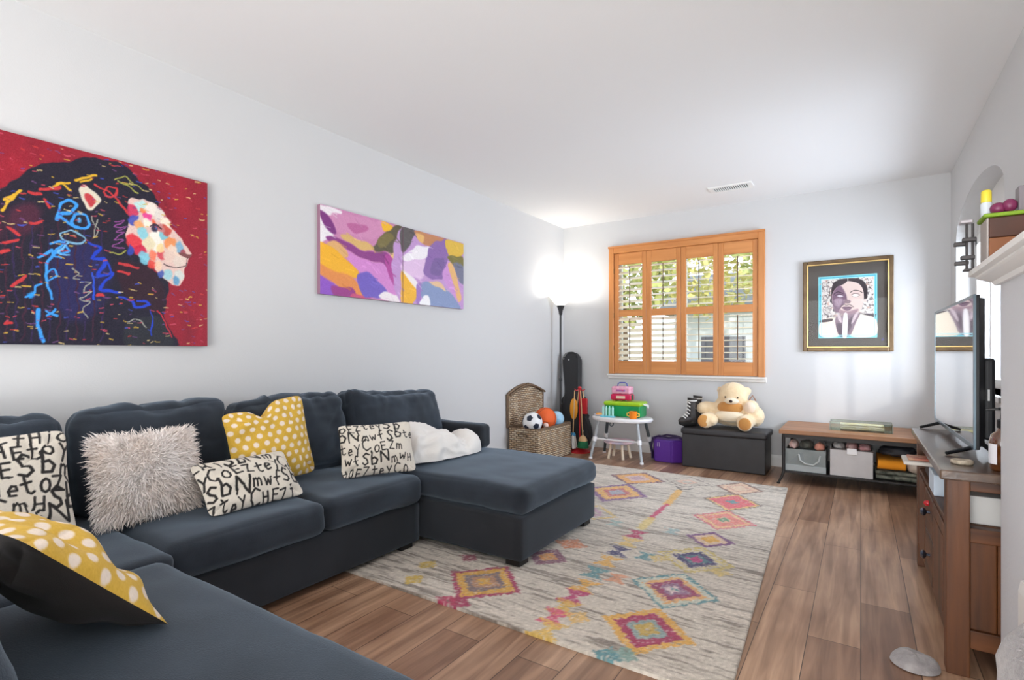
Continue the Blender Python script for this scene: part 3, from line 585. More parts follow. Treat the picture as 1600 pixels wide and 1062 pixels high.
# ---- honey coloured plantation shutters
sh = thing('plantation_shutters', 'honey-coloured wooden plantation shutters with four louvred leaves covering the back window', 'window shutters', (-1.65, YB, .895))
L = lambda x, y, z: (x + 1.65, y - YB, z - .895)
def lbox(b, x0, x1, y0, y1, z0, z1, bev=.003):
    b.box(x0 + 1.65, x1 + 1.65, y0 - YB, y1 - YB, z0 - .895, z1 - .895, bev=bev, seg=1); return b
fr = MB()
lbox(fr, -2.495, -2.434, YB - .045, YB, .895, 2.388); fr.build('jamb', M_wood_shutter, sh); fr = MB()
lbox(fr, -.872, -.81, YB - .045, YB, .895, 2.388); fr.build('jamb', M_wood_shutter, sh)
f2 = MB(); lbox(f2, -2.434, -.872, YB - .045, YB, 2.305, 2.388); lbox(f2, -2.5, -.805, YB - .055, YB - .045, 2.37, 2.392, 0)
f2.build('head_rail', M_wood_shutter_h, sh)
M_louvre = mat('louvre_sky_glare', (246, 236, 214), .45, col2=(238, 224, 196), scale=12)  # pale because outdoor glare on the wooden slats is put into the colour
M_rod = mat('tilt_rod_backlit', (92, 66, 44), .5)  # dark because the rod's backlit shade is put into its colour
M_hinge = mat('hinge_brass', (120, 90, 50), .4, metal=.8)
edges = [-2.432, -2.04, -1.652, -1.262, -.874]
for k in range(4):
    a, b = edges[k] + .002, edges[k + 1] - .002; y0, y1 = YB - .032, YB - .002
    g = MB(); lbox(g, a, a + .054, y0, y1, .9, 2.303); leaf = g.build('shutter_leaf', M_wood_shutter, sh)
    g = MB(); lbox(g, b - .048, b, y0, y1, .9, 2.303); g.build('stile', M_wood_shutter, leaf)
    for z0, z1 in ((.9, 1.045), (1.563, 1.64), (2.172, 2.303)):
        g = MB(); lbox(g, a + .054, b - .048, y0, y1, z0, z1); g.build('rail', M_wood_shutter_h, leaf)
    for (z0, z1, ang) in ((1.045, 1.563, [38, 30, 4, 4][k]), (1.64, 2.172, [30, 22, 12, 8][k])):
        n = 8; g = MB()
        for i in range(n):
            z = z0 + (z1 - z0) * (i + .5) / n
            M = Matrix.Translation(Vector(L((a + b) / 2 + .003, YB - .017, z))) @ Matrix.Rotation(math.radians(ang), 4, 'X')
            hw = (b - a - .102) / 2 - .002
            g.box(-hw, hw, -.03, .03, -.0045, .0045, M=M, bev=.003, seg=1)
        g.build('louvre', M_louvre, leaf)
        g = MB(); g.cyl(L((a + b) / 2 + .003, YB - .05, z0 + .02), L((a + b) / 2 + .003, YB - .05, z1 - .03), .005, seg=8); g.build('tilt_rod', M_rod, leaf)
for x, zz in ((-2.433, (1.2, 1.58, 2.1)), (-.873, (1.2, 1.58, 2.1))):
    for z in zz:
        g = MB(); g.cyl(L(x, YB - .036, z - .03), L(x, YB - .036, z + .03), .004, seg=8); g.build('hinge', M_hinge, sh)

# right window: white frame in the arch, glass, arched top
w2 = bpy.data.objects.new('window_2', None); COL.objects.link(w2); w2['kind'] = ST
g = MB()
for y0, y1 in ((AY0, AY0 + .06), (AY0 + .56, AY0 + .60), (AY1 - .60, AY1 - .56), (AY1 - .06, AY1)): g.box(XR + .12, XR + .17, y0, y1, AZ0, AZS)
g.box(XR + .12, XR + .17, AY0, AY1, AZ0, AZ0 + .06).box(XR + .12, XR + .17, AY0, AY1, AZS - .05, AZS + .02)
g.build('window_frame', M_white, w2)
g = MB(); g.prism([(y, z) for y, z in arch], XR + .13, XR + .16, 'X'); g.build('arch_shade', mat('arch_shade_white', (222, 222, 220), .7), w2)
MB().box(XR + .143, XR + .147, AY0 + .06, AY1 - .06, AZ0 + .06, AZS - .05).build('window_pane', thin_glass('sheer_pane_side', (.47, .47, .48)), w2)
MB().box(XR - .03, XR + .12, AY0 - .03, AY1 + .03, AZ0 - .03, AZ0).build('trim_3', M_white, kind=ST)
# mantel on the fireplace breast
man = thing('mantel_shelf', 'white moulded mantel shelf capping the low wall at the right edge', 'mantel', (.39, 2.07, 1.37))
prof = [(0, 0), (.012, 0), (.02, .012), (.034, .018), (.05, .026), (.056, .03), (.056, .036), (.072, .04), (.072, .058), (0, .058)]
def mantel_ring():
    bm = bmesh.new(); rows = []
    for u, z in prof:
        x = -u; y1 = .31 + u; y0 = -.31 - u
        rows.append([bm.verts.new(p) for p in ((.24, y1, z), (x, y1, z), (x, y0, z), (.24, y0, z))])
    for a, b in zip(rows, rows[1:] + rows[:1]):
        for k in range(3): bm.faces.new((a[k], a[k + 1], b[k + 1], b[k]))
    return bm
b = MB(); b.bm.free(); b.bm = mantel_ring(); b.build('moulding', M_white, man)

# ceiling vent
vt = thing('ceiling_vent', 'white rectangular slotted air vent on the ceiling', 'air vent', (-1.02, 5.28, CH))
g = MB(); g.box(-.19, .19, -.09, -.065, -.012, 0).box(-.19, .19, .065, .09, -.012, 0).box(-.19, -.155, -.065, .065, -.012, 0).box(.155, .19, -.065, .065, -.012, 0).build('vent_frame', M_white, vt)
MB().box(-.155, .155, -.065, .065, -.003, -.001).build('slot_shade', mat('vent_dark', (60, 60, 58), .9), vt)  # dark sheet stands in for the shade behind the slats
g = MB()
for k in range(17):
    M = Matrix.Translation((-.15 + .3 * k / 16, 0, -.007)) @ Matrix.Rotation(.2, 4, 'Y'); g.box(-.0022, .0022, -.065, .065, -.006, .006, M=M)
g.build('slat', M_white, vt)

# ------------------------------------------------------------------ outside the back window
MB().box(-30, 30, YB + .3, 45, -.35, -.3).build('yard_ground', mat('lawn', (150, 150, 96), .95, col2=(196, 186, 140), scale=1.2), kind=ST)
M_leaf = [mat('leaf_' + n, c, .7, col2=d, scale=3) for n, c, d in (('olive', (150, 158, 96), (206, 204, 132)), ('yellow', (206, 196, 120), (232, 218, 150)), ('green', (116, 134, 96), (166, 178, 126)))]
M_bark = mat('bark', (92, 76, 62), .9)
def tree(x, y, h, r, k, label):
    t = thing('garden_tree', label, 'tree', (x, y, -.3))
    MB().tube([(0, 0, 0), (.05, 0, h * .3), (0, .04, h * .55)], [.12, .09, .06]).build('trunk', M_bark, t)
    n = 1500; q = np.random.default_rng(k * 7 + 3); d = q.normal(size=(n, 3)); d /= np.linalg.norm(d, axis=1, keepdims=True)
    rad = q.uniform(.55, 1, (n, 1)) ** .5; P = d * rad * np.array([r, r, h * .30]); P += np.array([0, 0, h * .69]); P += .18 * np.sin(P[:, [1, 2, 0]] * 3.1)
    a = q.normal(size=(n, 3)); a /= np.linalg.norm(a, axis=1, keepdims=True); b_ = np.cross(a, q.normal(size=(n, 3))); b_ /= np.linalg.norm(b_, axis=1, keepdims=True)
    s = q.uniform(.07, .16, (n, 1)); V = np.stack([P - a * s, P - b_ * s * .6, P + a * s, P + b_ * s * .6], 1).reshape(-1, 3)
    pymesh('crown', V, np.arange(4 * n).reshape(-1, 4), M_leaf[k % 3], t, smooth=False)
tree(-7.4, 13.2, 5.6, 1.3, 2, 'dark green bushy tree seen through the leftmost shutter leaf')
tree(-4.6, 11.6, 5.2, 1.15, 0, 'olive tree seen through the second shutter leaf')
tree(-3.1, 14.2, 6.2, 1.6, 1, 'yellowish tree seen through the third shutter leaf')
tree(-.7, 11.6, 5.6, 1.4, 0, 'tall olive-leaved tree seen through the rightmost shutter leaf')
hs = thing('neighbour_house', 'pale neighbouring house with a white garage door, outside the rightmost shutter leaf', 'house', (-1.5, 16, -.3))
MB().box(-3.2, 5, 0, 4, 0, 2.6).build('wall', mat('house_wall', (226, 226, 234), .8), hs)
MB().prism([(-.5, 2.6), (4.5, 2.6), (2, 4)], -3.6, 5.4, 'X').build('roof', mat('roof_grey', (140, 134, 130), .8), hs)
MB().box(-.6, 1.9, -.04, 0, 0, 2.1).build('garage_door', mat('garage_white', (238, 238, 240), .6), hs)
MB().box(-2.4, -1.2, -.04, 0, .9, 1.9).build('window', mat('house_window', (80, 78, 92), .2), hs)
bn = thing('wheeled_bin', 'blue wheeled bin outside the third shutter leaf', 'bin', (-2.35, 9.3, -.3))
MB().prism([(-.2, .1), (.2, .1), (.26, 1.15), (-.26, 1.15)], -.26, .26, 'Y').build('body', mat('bin_blue', (54, 130, 180), .5), bn)
MB().box(-.29, .29, -.3, .3, 1.15, 1.22, bev=.02).build('lid', mat('bin_lid', (44, 110, 160), .5), bn)
for sx_ in (-1, 1):
    MB().cyl((sx_ * .2, .22, .1), (sx_ * .26, .22, .1), .1).build('wheel', M_rod, bn)

def wm(o):
    M = o.matrix_basis.copy()
    while o.parent: o = o.parent; M = o.matrix_basis @ M
    return M
def adopt(o, parent):
    """parent a mesh built in world coordinates"""
    o.data.transform(wm(parent).inverted() @ wm(o)); o.matrix_basis = Matrix(); o.parent = parent; return o

# ------------------------------------------------------------------ rug
M_rug = vcmat('rug_pile', .95, bump=.8, bscale=220, sheen=.2)
RO = (-2.50, 1.82); RK = -.0478
def vn(nu, nv, su, sv, r):
    """smooth random field with feature size su x sv cells"""
    a = r.random((int(nu / su) + 3, int(nv / sv) + 3)); i = np.arange(nu) / su; j = np.arange(nv) / sv
    i0 = i.astype(int); j0 = j.astype(int); fi = (i - i0)[:, None]; fj = (j - j0)[None]; fi = fi * fi * (3 - 2 * fi); fj = fj * fj * (3 - 2 * fj)
    return (a[i0][:, j0] * (1 - fi) + a[i0 + 1][:, j0] * fi) * (1 - fj) + (a[i0][:, j0 + 1] * (1 - fi) + a[i0 + 1][:, j0 + 1] * fi) * fj
rp_ = Paint(2.14, 3.14, .0085, (204, 194, 180)); r_ = np.random.default_rng(5)
nu, nv = rp_.nu, rp_.nv
f = .5 * vn(nu, nv, 22, 1.7, r_) + .4 * vn(nu, nv, 7, 1.0, r_) + .25 * vn(nu, nv, 50, 12, r_)
big = vn(nu, nv, 90, 50, r_)
near = np.clip(1.15 - rp_.V / 2.6, .25, 1)
a = np.clip((f - .58) * 4, 0, 1) * (.35 + .65 * near) * (.5 + .9 * big)
rp_.put((slice(None), slice(None)), np.clip(a, 0, .72), (112, 100, 90))
f = .6 * vn(nu, nv, 20, 1.6, r_) + .4 * vn(nu, nv, 60, 8, r_); rp_.put((slice(None), slice(None)), np.clip((f - .58) * 4, 0, .6), (222, 210, 196))
J = vn(nu, nv, 1.6, 1.6, r_) - .5
def rug_uv(x, y): v = (y - RO[1]); return x - RO[0] - RK * v, v
def diamond(x, y, rx, ry, rings, jit=.16, holes=0.12):
    u, v = rug_uv(x, y); d = np.abs(rp_.U - u) / rx + np.abs(rp_.V - v) / ry + J * jit
    for r0, r1, col in rings:
        m = ((d >= r0) & (d < r1)).astype(float) * np.where(r_.random(d.shape) < holes, .35, .92); rp_.put((slice(None), slice(None)), m, col)
MAG, YEL, TEAL, PUR, PINK, ORG, NAVY, CRM = (160, 44, 82), (214, 160, 62), (92, 140, 146), (112, 66, 116), (220, 100, 108), (224, 140, 84), (58, 50, 96), (206, 192, 172)
diamond(-1.55, 2.10, .2, .21, [(.9, 1.06, MAG), (.62, .9, YEL), (.42, .62, (124, 104, 104)), (.2, .42, (176, 128, 96)), (0, .2, YEL)])
diamond(-.73, 2.105, .185, .2, [(.78, 1.04, (218, 164, 74)), (.5, .78, MAG), (.3, .5, (136, 158, 156)), (0, .3, (190, 158, 76))])
diamond(-.745, 2.53, .2, .21, [(.95, 1.05, TEAL), (.78, .95, (198, 202, 186)), (.6, .78, (222, 170, 110)), (.38, .6, (150, 60, 96)), (.2, .38, (146, 110, 140)), (.1, .2, (212, 190, 190)), (0, .1, TEAL)])
diamond(-.755, 2.965, .2, .21, [(.88, 1.04, (196, 176, 104)), (.7, .8, (206, 190, 130)), (.4, .62, NAVY), (.25, .4, (70, 110, 120)), (0, .25, (176, 50, 110))])
diamond(-.76, 3.33, .135, .145, [(.8, 1.08, PUR), (.45, .8, (212, 180, 150)), (0, .45, YEL)])
diamond(-.775, 3.77, .2, .23, [(.9, 1.04, (206, 110, 120)), (.72, .9, (226, 180, 130)), (.3, .72, (222, 128, 116)), (.22, .3, (226, 180, 150)), (0, .22, (96, 140, 100))])
diamond(-.81, 4.26, .2, .255, [(.97, 1.06, (110, 90, 84)), (.84, .97, (222, 186, 110)), (.25, .84, (218, 96, 104)), (0, .25, TEAL)])
diamond(-.845, 4.715, .18, .23, [(.88, 1.05, (134, 98, 88)), (.6, .88, (226, 190, 160)), (.45, .6, (210, 160, 140)), (0, .45, (226, 196, 168))])
diamond(-1.68, 4.59, .25, .255, [(.88, 1.04, (112, 70, 84)), (.5, .88, (226, 162, 82)), (.3, .5, (214, 180, 176)), (0, .3, (188, 150, 166))])
diamond(-1.65, 4.04, .25, .31, [(.82, 1.04, (124, 84, 130)), (.5, .82, (226, 172, 92)), (.3, .5, (190, 96, 96)), (0, .3, (160, 162, 176))])
diamond(-1.27, 4.70, .2, .19, [(.92, 1.04, (126, 112, 104)), (.3, .5, (222, 176, 150))], holes=.4)
diamond(-1.60, 3.42, .2, .2, [(.86, 1.04, (214, 184, 110)), (.3, .6, (190, 150, 170))], holes=.3)
diamond(-1.43, 2.80, .12, .1, [(0, .9, (214, 130, 90))], holes=.4); diamond(-1.45, 2.55, .13, .13, [(.5, 1, (130, 70, 96)), (0, .5, (222, 150, 80))], holes=.3)
def seg(pts, w, col): rp_.stroke([rug_uv(*p) for p in pts], w, col, .88)
rp_.wu = J * .02; rp_.wv = (vn(nu, nv, 2, 2, r_) - .5) * .02
seg([(-1.242, 4.374), (-1.205, 3.922)], .055, (222, 170, 86)); seg([(-1.205, 3.922), (-1.197, 3.53)], .035, (190, 60, 96)); seg([(-1.195, 3.53), (-1.18, 3.3)], .06, (216, 192, 120))
seg([(-1.30, 4.5), (-1.235, 4.40), (-1.16, 4.5)], .02, (96, 90, 84))
def hourglass(y, col, r=.075, x=-1.15):
    u, v = rug_uv(x, y); d = np.abs(rp_.X - u) - np.abs(rp_.Y - v) * .9; m = ((d < .012) & (np.abs(rp_.Y - v) < r)).astype(float) * np.where(r_.random(d.shape) < .18, .3, .9); rp_.put((slice(None), slice(None)), m, col)
for y, c_, x in ((3.17, (176, 50, 90), -1.166), (3.02, (216, 184, 110), -1.16), (2.85, (66, 60, 104), -1.155), (2.68, (222, 170, 84), -1.146), (2.50, (92, 140, 146), -1.14), (2.33, (220, 164, 74), -1.114), (2.20, (176, 50, 100), -1.111), (2.085, (214, 172, 84), -1.10), (1.985, (212, 90, 120), -1.094), (1.88, (220, 180, 90), -1.067)): hourglass(y, c_, .07, x)
for x, y, c_ in ((-1.0, 2.86, TEAL), (-1.0, 3.35, (150, 176, 176)), (-1.36, 3.3, (150, 176, 170)), (-1.02, 2.5, (214, 150, 116))): hourglass(y, c_, .05, x)
for x, y, c_ in ((-1.512, 1.866, MAG), (-1.575, 1.84, (176, 50, 84)), (-1.93, 2.1, (206, 172, 70)), (-1.86, 1.93, (206, 172, 70)), (-1.8, 2.3, (140, 56, 76)), (-.743, 1.88, (130, 160, 150)), (-.79, 1.84, TEAL), (-1.01, 2.04, (220, 180, 110)), (-.6, 2.86, (206, 180, 110)), (-.93, 2.87, (206, 180, 110))):
    diamond(x, y, .06, .06, [(0, 1, c_)], jit=.5, holes=.3)
rp_.grain(9)
rug_o = tag(link('area_rug', bpy.data.meshes.new('tmp')) if False else rp_.flat('area_rug', (RO[0], RO[1], .012), (1, 0, 0), (RK, .99886, 0), M_rug, None), 'large cream and grey area rug with multicoloured diamond motifs lying on the plank floor', 'rug')
def rug_skirt():
    me = rug_o.data; bm = bmesh.new(); bm.from_mesh(me); be = [e for e in bm.edges if e.is_boundary]
    r = bmesh.ops.extrude_edge_only(bm, edges=be); vs = [v for v in r['geom'] if isinstance(v, bmesh.types.BMVert)]
    for v in vs: v.co.z = .0005
    bm.to_mesh(me); bm.free()
    for v in me.vertices:
        if v.co.z > .01: v.co.z += .0025 * noise.noise(v.co * 60)
rug_skirt()

# ------------------------------------------------------------------ sectional sofa
def velvet(name, a, b, sh=.32):
    m = mat(name, a, .82, col2=b, scale=4.5, bump=.25, bscale=260, sheen=sh, sheen_tint=(.64, .80, .97), contrast=.55, spec=.25)
    return m
M_vel = velvet('charcoal_velvet', (19, 22, 28), (46, 53, 63))
M_vel_d = velvet('charcoal_velvet_base', (29, 30, 33), (39, 40, 44), .22)
M_black = mat('black_wood_foot', (22, 20, 20), .5)
so = thing('sectional_sofa', 'large U-shaped charcoal blue velvet sectional sofa along the left wall', 'sofa', (-2.6, 1.6, 0))
def sofa(name, lo, hi, r=.03, m=None, **k):
    o = softbox(name, lo, hi, r, m or M_vel, None, **k); return adopt(o, so)
sofa('base_frame', (-2.95, .86, .035), (-2.165, 2.30, .268), .02, M_vel_d, n=14, wr=.002)
sofa('base_frame', (-2.95, -.12, .035), (-.62, .855, .268), .02, M_vel_d, n=14, wr=.002)
sofa('base_frame', (-2.95, 2.305, .05), (-1.47, 3.235, .285), .02, M_vel_d, n=16, wr=.002)
sofa('back_frame', (-3.09, -.14, .035), (-2.94, 3.235, .68), .04, M_vel_d, n=14, wr=.002)
sofa('back_frame', (-2.935, -.16, .035), (-.62, -.02, .68), .04, M_vel_d, n=14, wr=.002)
SE = dict(n=26, wr=.006, ws=5)
sofa('seat_cushion', (-2.9, .93, .27), (-2.135, 1.628, .425), .045, bulge=(.012, 0, .018), seed=1, **SE)
sofa('seat_cushion', (-2.9, 1.636, .27), (-2.135, 2.296, .425), .045, bulge=(.012, 0, .018), seed=2, **SE)
sofa('seat_cushion', (-2.9, 0, .27), (-2.045, .92, .425), .04, bulge=(0, 0, .012), seed=3, **SE)
sofa('seat_cushion', (-2.04, 0, .27), (-.6, .875, .43), .05, bulge=(0, .01, .016), seed=4, **SE)
sofa('chaise_cushion', (-2.92, 2.31, .288), (-1.455, 3.24, .432), .05, bulge=(.012, .008, .018), seed=5, n=34, wr=.007, ws=4)
def back(lo, hi, seed, lean=.16, axis='x', top=None, bulge=.05, rot=0, n=26):
    cx = Vector(((lo[0] + hi[0]) / 2, (lo[1] + hi[1]) / 2, lo[2]))
    R = Matrix.Rotation(-lean, 4, 'Y') if axis == 'x' else Matrix.Rotation(lean, 4, 'X')
    M = Matrix.Translation(cx) @ Matrix.Rotation(rot, 4, 'X' if axis == 'x' else 'Y') @ R @ Matrix.Translation(-cx)
    return sofa('back_cushion', lo, hi, .07, n=n + 12, wr=.012 if axis == "x" else .006, ws=6, crease=.012 if axis == "x" else .003, seed=seed, M=M, top=top, bulge=(bulge, .01, .02) if axis == 'x' else (.01, bulge, .02))
back((-2.90, .12, .43), (-2.70, .815, .885), 11)
back((-2.90, .845, .43), (-2.70, 1.505, .89), 12, top=lambda U: .018 * U[:, 1] * (U[:, 1] > 0))
back((-2.90, 1.53, .43), (-2.70, 2.25, .885), 13, top=lambda U: -.02 * (U[:, 1] < -.5))
back((-2.86, 2.28, .44), (-2.65, 3.12, .875), 14, lean=.24, top=lambda U: .075 * np.clip(-U[:, 1], 0, 1) ** 2 + .02 * np.clip(U[:, 1] - .6, 0, 1) - .02, bulge=.06, n=30)
back((-2.13, .14, .455), (-1.125, .31, .86), 15, lean=.30, axis='y')
sofa('armrest', (-2.94, 3.10, .432), (-2.32, 3.235, .612), .04, M_vel_d, n=16, wr=.002)
for x, y in ((-1.54, 2.38), (-1.54, 3.16), (-2.22, 2.2), (-2.22, 1.0), (-2.85, 3.15), (-.7, .75), (-.7, 0)):
    adopt(MB().box(x - .045, x + .045, y - .045, y + .045, .014 if y > 1.8 else 0, .052 if x > -1.6 and y > 2 else .04, bev=.004).build('foot', M_black), so)

# ------------------------------------------------------------------ throw pillows
GL = {'o': [[(.5, 1), (.15, .8), (.05, .5), (.15, .15), (.5, 0), (.85, .15), (.95, .5), (.85, .85), (.5, 1)]], 'E': [[(.1, 0), (.1, 1)], [(.1, 1), (.9, 1)], [(.1, .52), (.75, .52)], [(.1, 0), (.9, 0)]],
      'Z': [[(0, 1), (.9, 1), (.1, .05), (1, 0)]], 'b': [[(.1, 1.25), (.1, 0)], [(.1, .55), (.5, .65), (.9, .4), (.7, .05), (.1, 0)]], 'N': [[(.05, 0), (.1, 1), (.9, 0), (.95, 1)]],
      'm': [[(.05, 0), (.1, .75)], [(.1, .6), (.35, .75), (.5, .55), (.5, 0)], [(.5, .6), (.75, .75), (.92, .5), (.95, 0)]], 't': [[(.45, 1.1), (.45, .15), (.7, 0), (.95, .1)], [(.1, .7), (.9, .75)]],
      'e': [[(.1, .4), (.9, .48), (.75, .8), (.35, .8), (.1, .4), (.3, .02), (.85, .08)]], 'y': [[(.05, 1), (.5, .4)], [(.95, 1), (.5, .4), (.35, -.3)]], 'C': [[(.9, .85), (.5, 1), (.12, .7), (.08, .3), (.45, 0), (.95, .15)]],
      'w': [[(0, .85), (.25, 0), (.5, .6), (.72, 0), (1, .9)]], 'f': [[(.95, 1.1), (.6, 1.15), (.45, .8), (.4, -.1)], [(.1, .55), (.85, .6)]], 'H': [[(.1, 0), (.1, .9)], [(.85, 0), (.85, .9)], [(.1, .45), (.85, .45)]],
      'S': [[(.9, .9), (.5, 1.05), (.15, .8), (.35, .55), (.75, .4), (.85, .15), (.45, -.05), (.05, .1)]], 'i': [[(.5, 0), (.5, .7)], [(.5, .95), (.52, 1.0)]]}
def letters(w, h, rows, seed, s=.056, bold=.0085, x0=-.03):
    P = Paint(w, h, .0027, (222, 214, 200)); r = np.random.default_rng(seed)
    for k, row in enumerate(rows):
        x = x0 + r.uniform(-.02, .03); y = h - (k + 1) * h / (len(rows) - .35) + .02
        for ch in row:
            sz = s * (1.35 if ch in 'bNSC' else 1.0 if ch.isupper() or ch in 'fty' else .85) * r.uniform(.9, 1.1); wd = sz * (.9 if ch in 'mwN' else .66); an = r.uniform(-.15, .15); dy = r.uniform(-.008, .008)
            for st in GL[ch]:
                q = [(px * wd, py * sz) for px, py in st]; q = [(x + a * math.cos(an) - b * math.sin(an), y + dy + a * math.sin(an) + b * math.cos(an)) for a, b in q]
                P.stroke(q, bold * (1.3 if ch in 'bNS' else 1) * r.uniform(.9, 1.1), (32, 29, 28))
            x += wd + .014
    P.grain(3, seed); return P
def polka(w, h, res, dot, gap, seed):
    P = Paint(w, h, res, (214, 172, 62)); j = 0; y = gap * .3
    while y < h + gap:
        x = gap * (.3 if j % 2 else .8)
        while x < w + gap: P.ell((x, y), (dot, dot), (238, 222, 206), .25); x += gap
        y += gap * .8; j += 1
    P.grain(3, seed); return P
def pillow_mesh(name, P, t, bc, ex, up, m, parent=None, back=None, dent=None, seed=0, wr=.006, pinch=.07, mesh=True):
    nu, nv = P.nu, P.nv; U, V = P.U / P.w * 2 - 1, P.V / P.h * 2 - 1
    x = P.w / 2 * U * (1 - pinch * (1 - V ** 2) * U ** 2); z = P.h / 2 * (1 + V * (1 - pinch * (1 - U ** 2) * V ** 2))
    cr = np.maximum(np.abs(U), np.abs(V)) / ((np.abs(U) ** 9 + np.abs(V) ** 9) ** (1 / 9) + 1e-9); x = x * cr; z = P.h / 2 + (z - P.h / 2) * cr
    T = t / 2 * (np.clip(1 - np.abs(U) ** 2.2, 0, 1) * np.clip(1 - np.abs(V) ** 2.2, 0, 1)) ** .72
    if dent: z = z - dent(U, V); T = T * (1 + .1 * np.sin(U * 3))
    ex = Vector(ex).normalized(); up = Vector(up); up = (up - ex * up.dot(ex)).normalized(); nn = ex.cross(up); bc = Vector(bc)
    edge = np.clip(1 - np.maximum(np.abs(U), np.abs(V)) ** 6, 0, 1)
    k = np.random.default_rng(seed).uniform(-3, 3, 12)
    wrk = wr * edge * (np.sin(9 * U + 4 * V + k[0] + 2 * np.sin(3 * V + k[1])) * .5 + np.sin(5 * V - 7 * U * V + k[2]) + .6 * np.sin(14 * V * U + 6 * U + k[3]))
    A = []
    for s_ in (1, -1):
        y = s_ * T + wrk * (1 if s_ > 0 else .6)
        A.append(np.array(bc) + x[..., None] * np.array(ex) + z[..., None] * np.array(up) + y[..., None] * np.array(nn))
    Vv = np.concatenate([a.reshape(-1, 3) for a in A]); F = np.concatenate([grid_faces(nu, nv), grid_faces(nu, nv, nu * nv, True)])
    C = np.concatenate([P.C.reshape(-1, 3), (back.C if back is not None else P.C).reshape(-1, 3)])
    o = pymesh(name, Vv, F, m, parent, colors=C)
    if back is not None: return o, A
    bm = bmesh.new(); bm.from_mesh(o.data); bmesh.ops.remove_doubles(bm, verts=bm.verts[:], dist=.0004); bmesh.ops.recalc_face_normals(bm, faces=bm.faces[:]); bm.to_mesh(o.data); bm.free()
    return o, A
M_print = vcmat('printed_cotton', .85, bump=.25, bscale=500, sheen=.1)
R1 = ['oCZSe', 'NmwfHt', 'eyCoEbN', 'fSbNte', 'wftCyEo', 'ZmwHSb']
LP = [('bC', R1)]
o, _ = pillow_mesh('throw_pillow', letters(.46, .435, ['CbZwCfHioSe', 'oZmwfHEtoyC', 'NeyCoESbmte', 'efSbNetoZyC', 'wZteyCmHSbN', 'HbSoEZwfNte', 'yCteSbNmwoE'], 21, s=.054), .15, (-2.43, .525, .446), (.04, 1, 0), (-.36, -.06, .93), M_print, seed=1)
tag(o, 'square cream pillow with black letters leaning in the sofa corner, left of the shaggy pillow', 'pillow', 'letter print pillows')
o, _ = pillow_mesh('throw_pillow', letters(.47, .28, ['CHiSbNm', 'yCoEZteyCHi', 'SbNmwfSboE', 'ZteyCHEZt'], 22, s=.052, x0=-.02), .13, (-2.298, 1.39, .439), (0, 1, 0), (-.68, -.02, .73), M_print, seed=2)
tag(o, 'long cream lumbar pillow with black letters leaning on the shaggy and yellow pillows', 'pillow', 'letter print pillows')
o, _ = pillow_mesh('throw_pillow', letters(.44, .31, ['oEZteySb', 'bNmwfSbte', 'teyCoEZm', 'wfSbNmwH', 'HoEZteyCo'], 23, s=.046, bold=.007, x0=-.01), .13, (-2.27, 2.085, .446), (.45, .893, 0), (-.40, .06, .92), M_print, seed=3)
tag(o, 'cream lumbar pillow with black letters standing in front of the white blanket', 'pillow', 'letter print pillows')
def chop(U, V): return .05 * np.exp(-((U + .12) ** 2) / .03) * np.clip((V + 1) / 2, 0, 1) ** 6 + .035 * np.clip(.3 - U, 0, .5) / .5 * np.clip(V, 0, 1) ** 3
o, _ = pillow_mesh('throw_pillow', polka(.47, .45, .0034, .0135, .052, 5), .15, (-2.545, 1.635, .456), (0, .997, .075), (-.2, -.07, .97), M_print, seed=4, dent=chop)
tag(o, 'yellow polka dot pillow with a dented top standing behind the lumbar letter pillow', 'pillow', 'yellow polka dot pillows')
bk = Paint(.46, .46, .0034, (44, 38, 36))
o, _ = pillow_mesh('throw_pillow', polka(.46, .46, .0034, .0155, .055, 6), .17, (-1.675, .615, .447), (-.985, -.15, .02), (.0, -.70, .72), M_print, seed=5, back=bk, wr=.008)
tag(o, 'yellow polka dot pillow with dark brown back in the left foreground', 'pillow', 'yellow polka dot pillows')
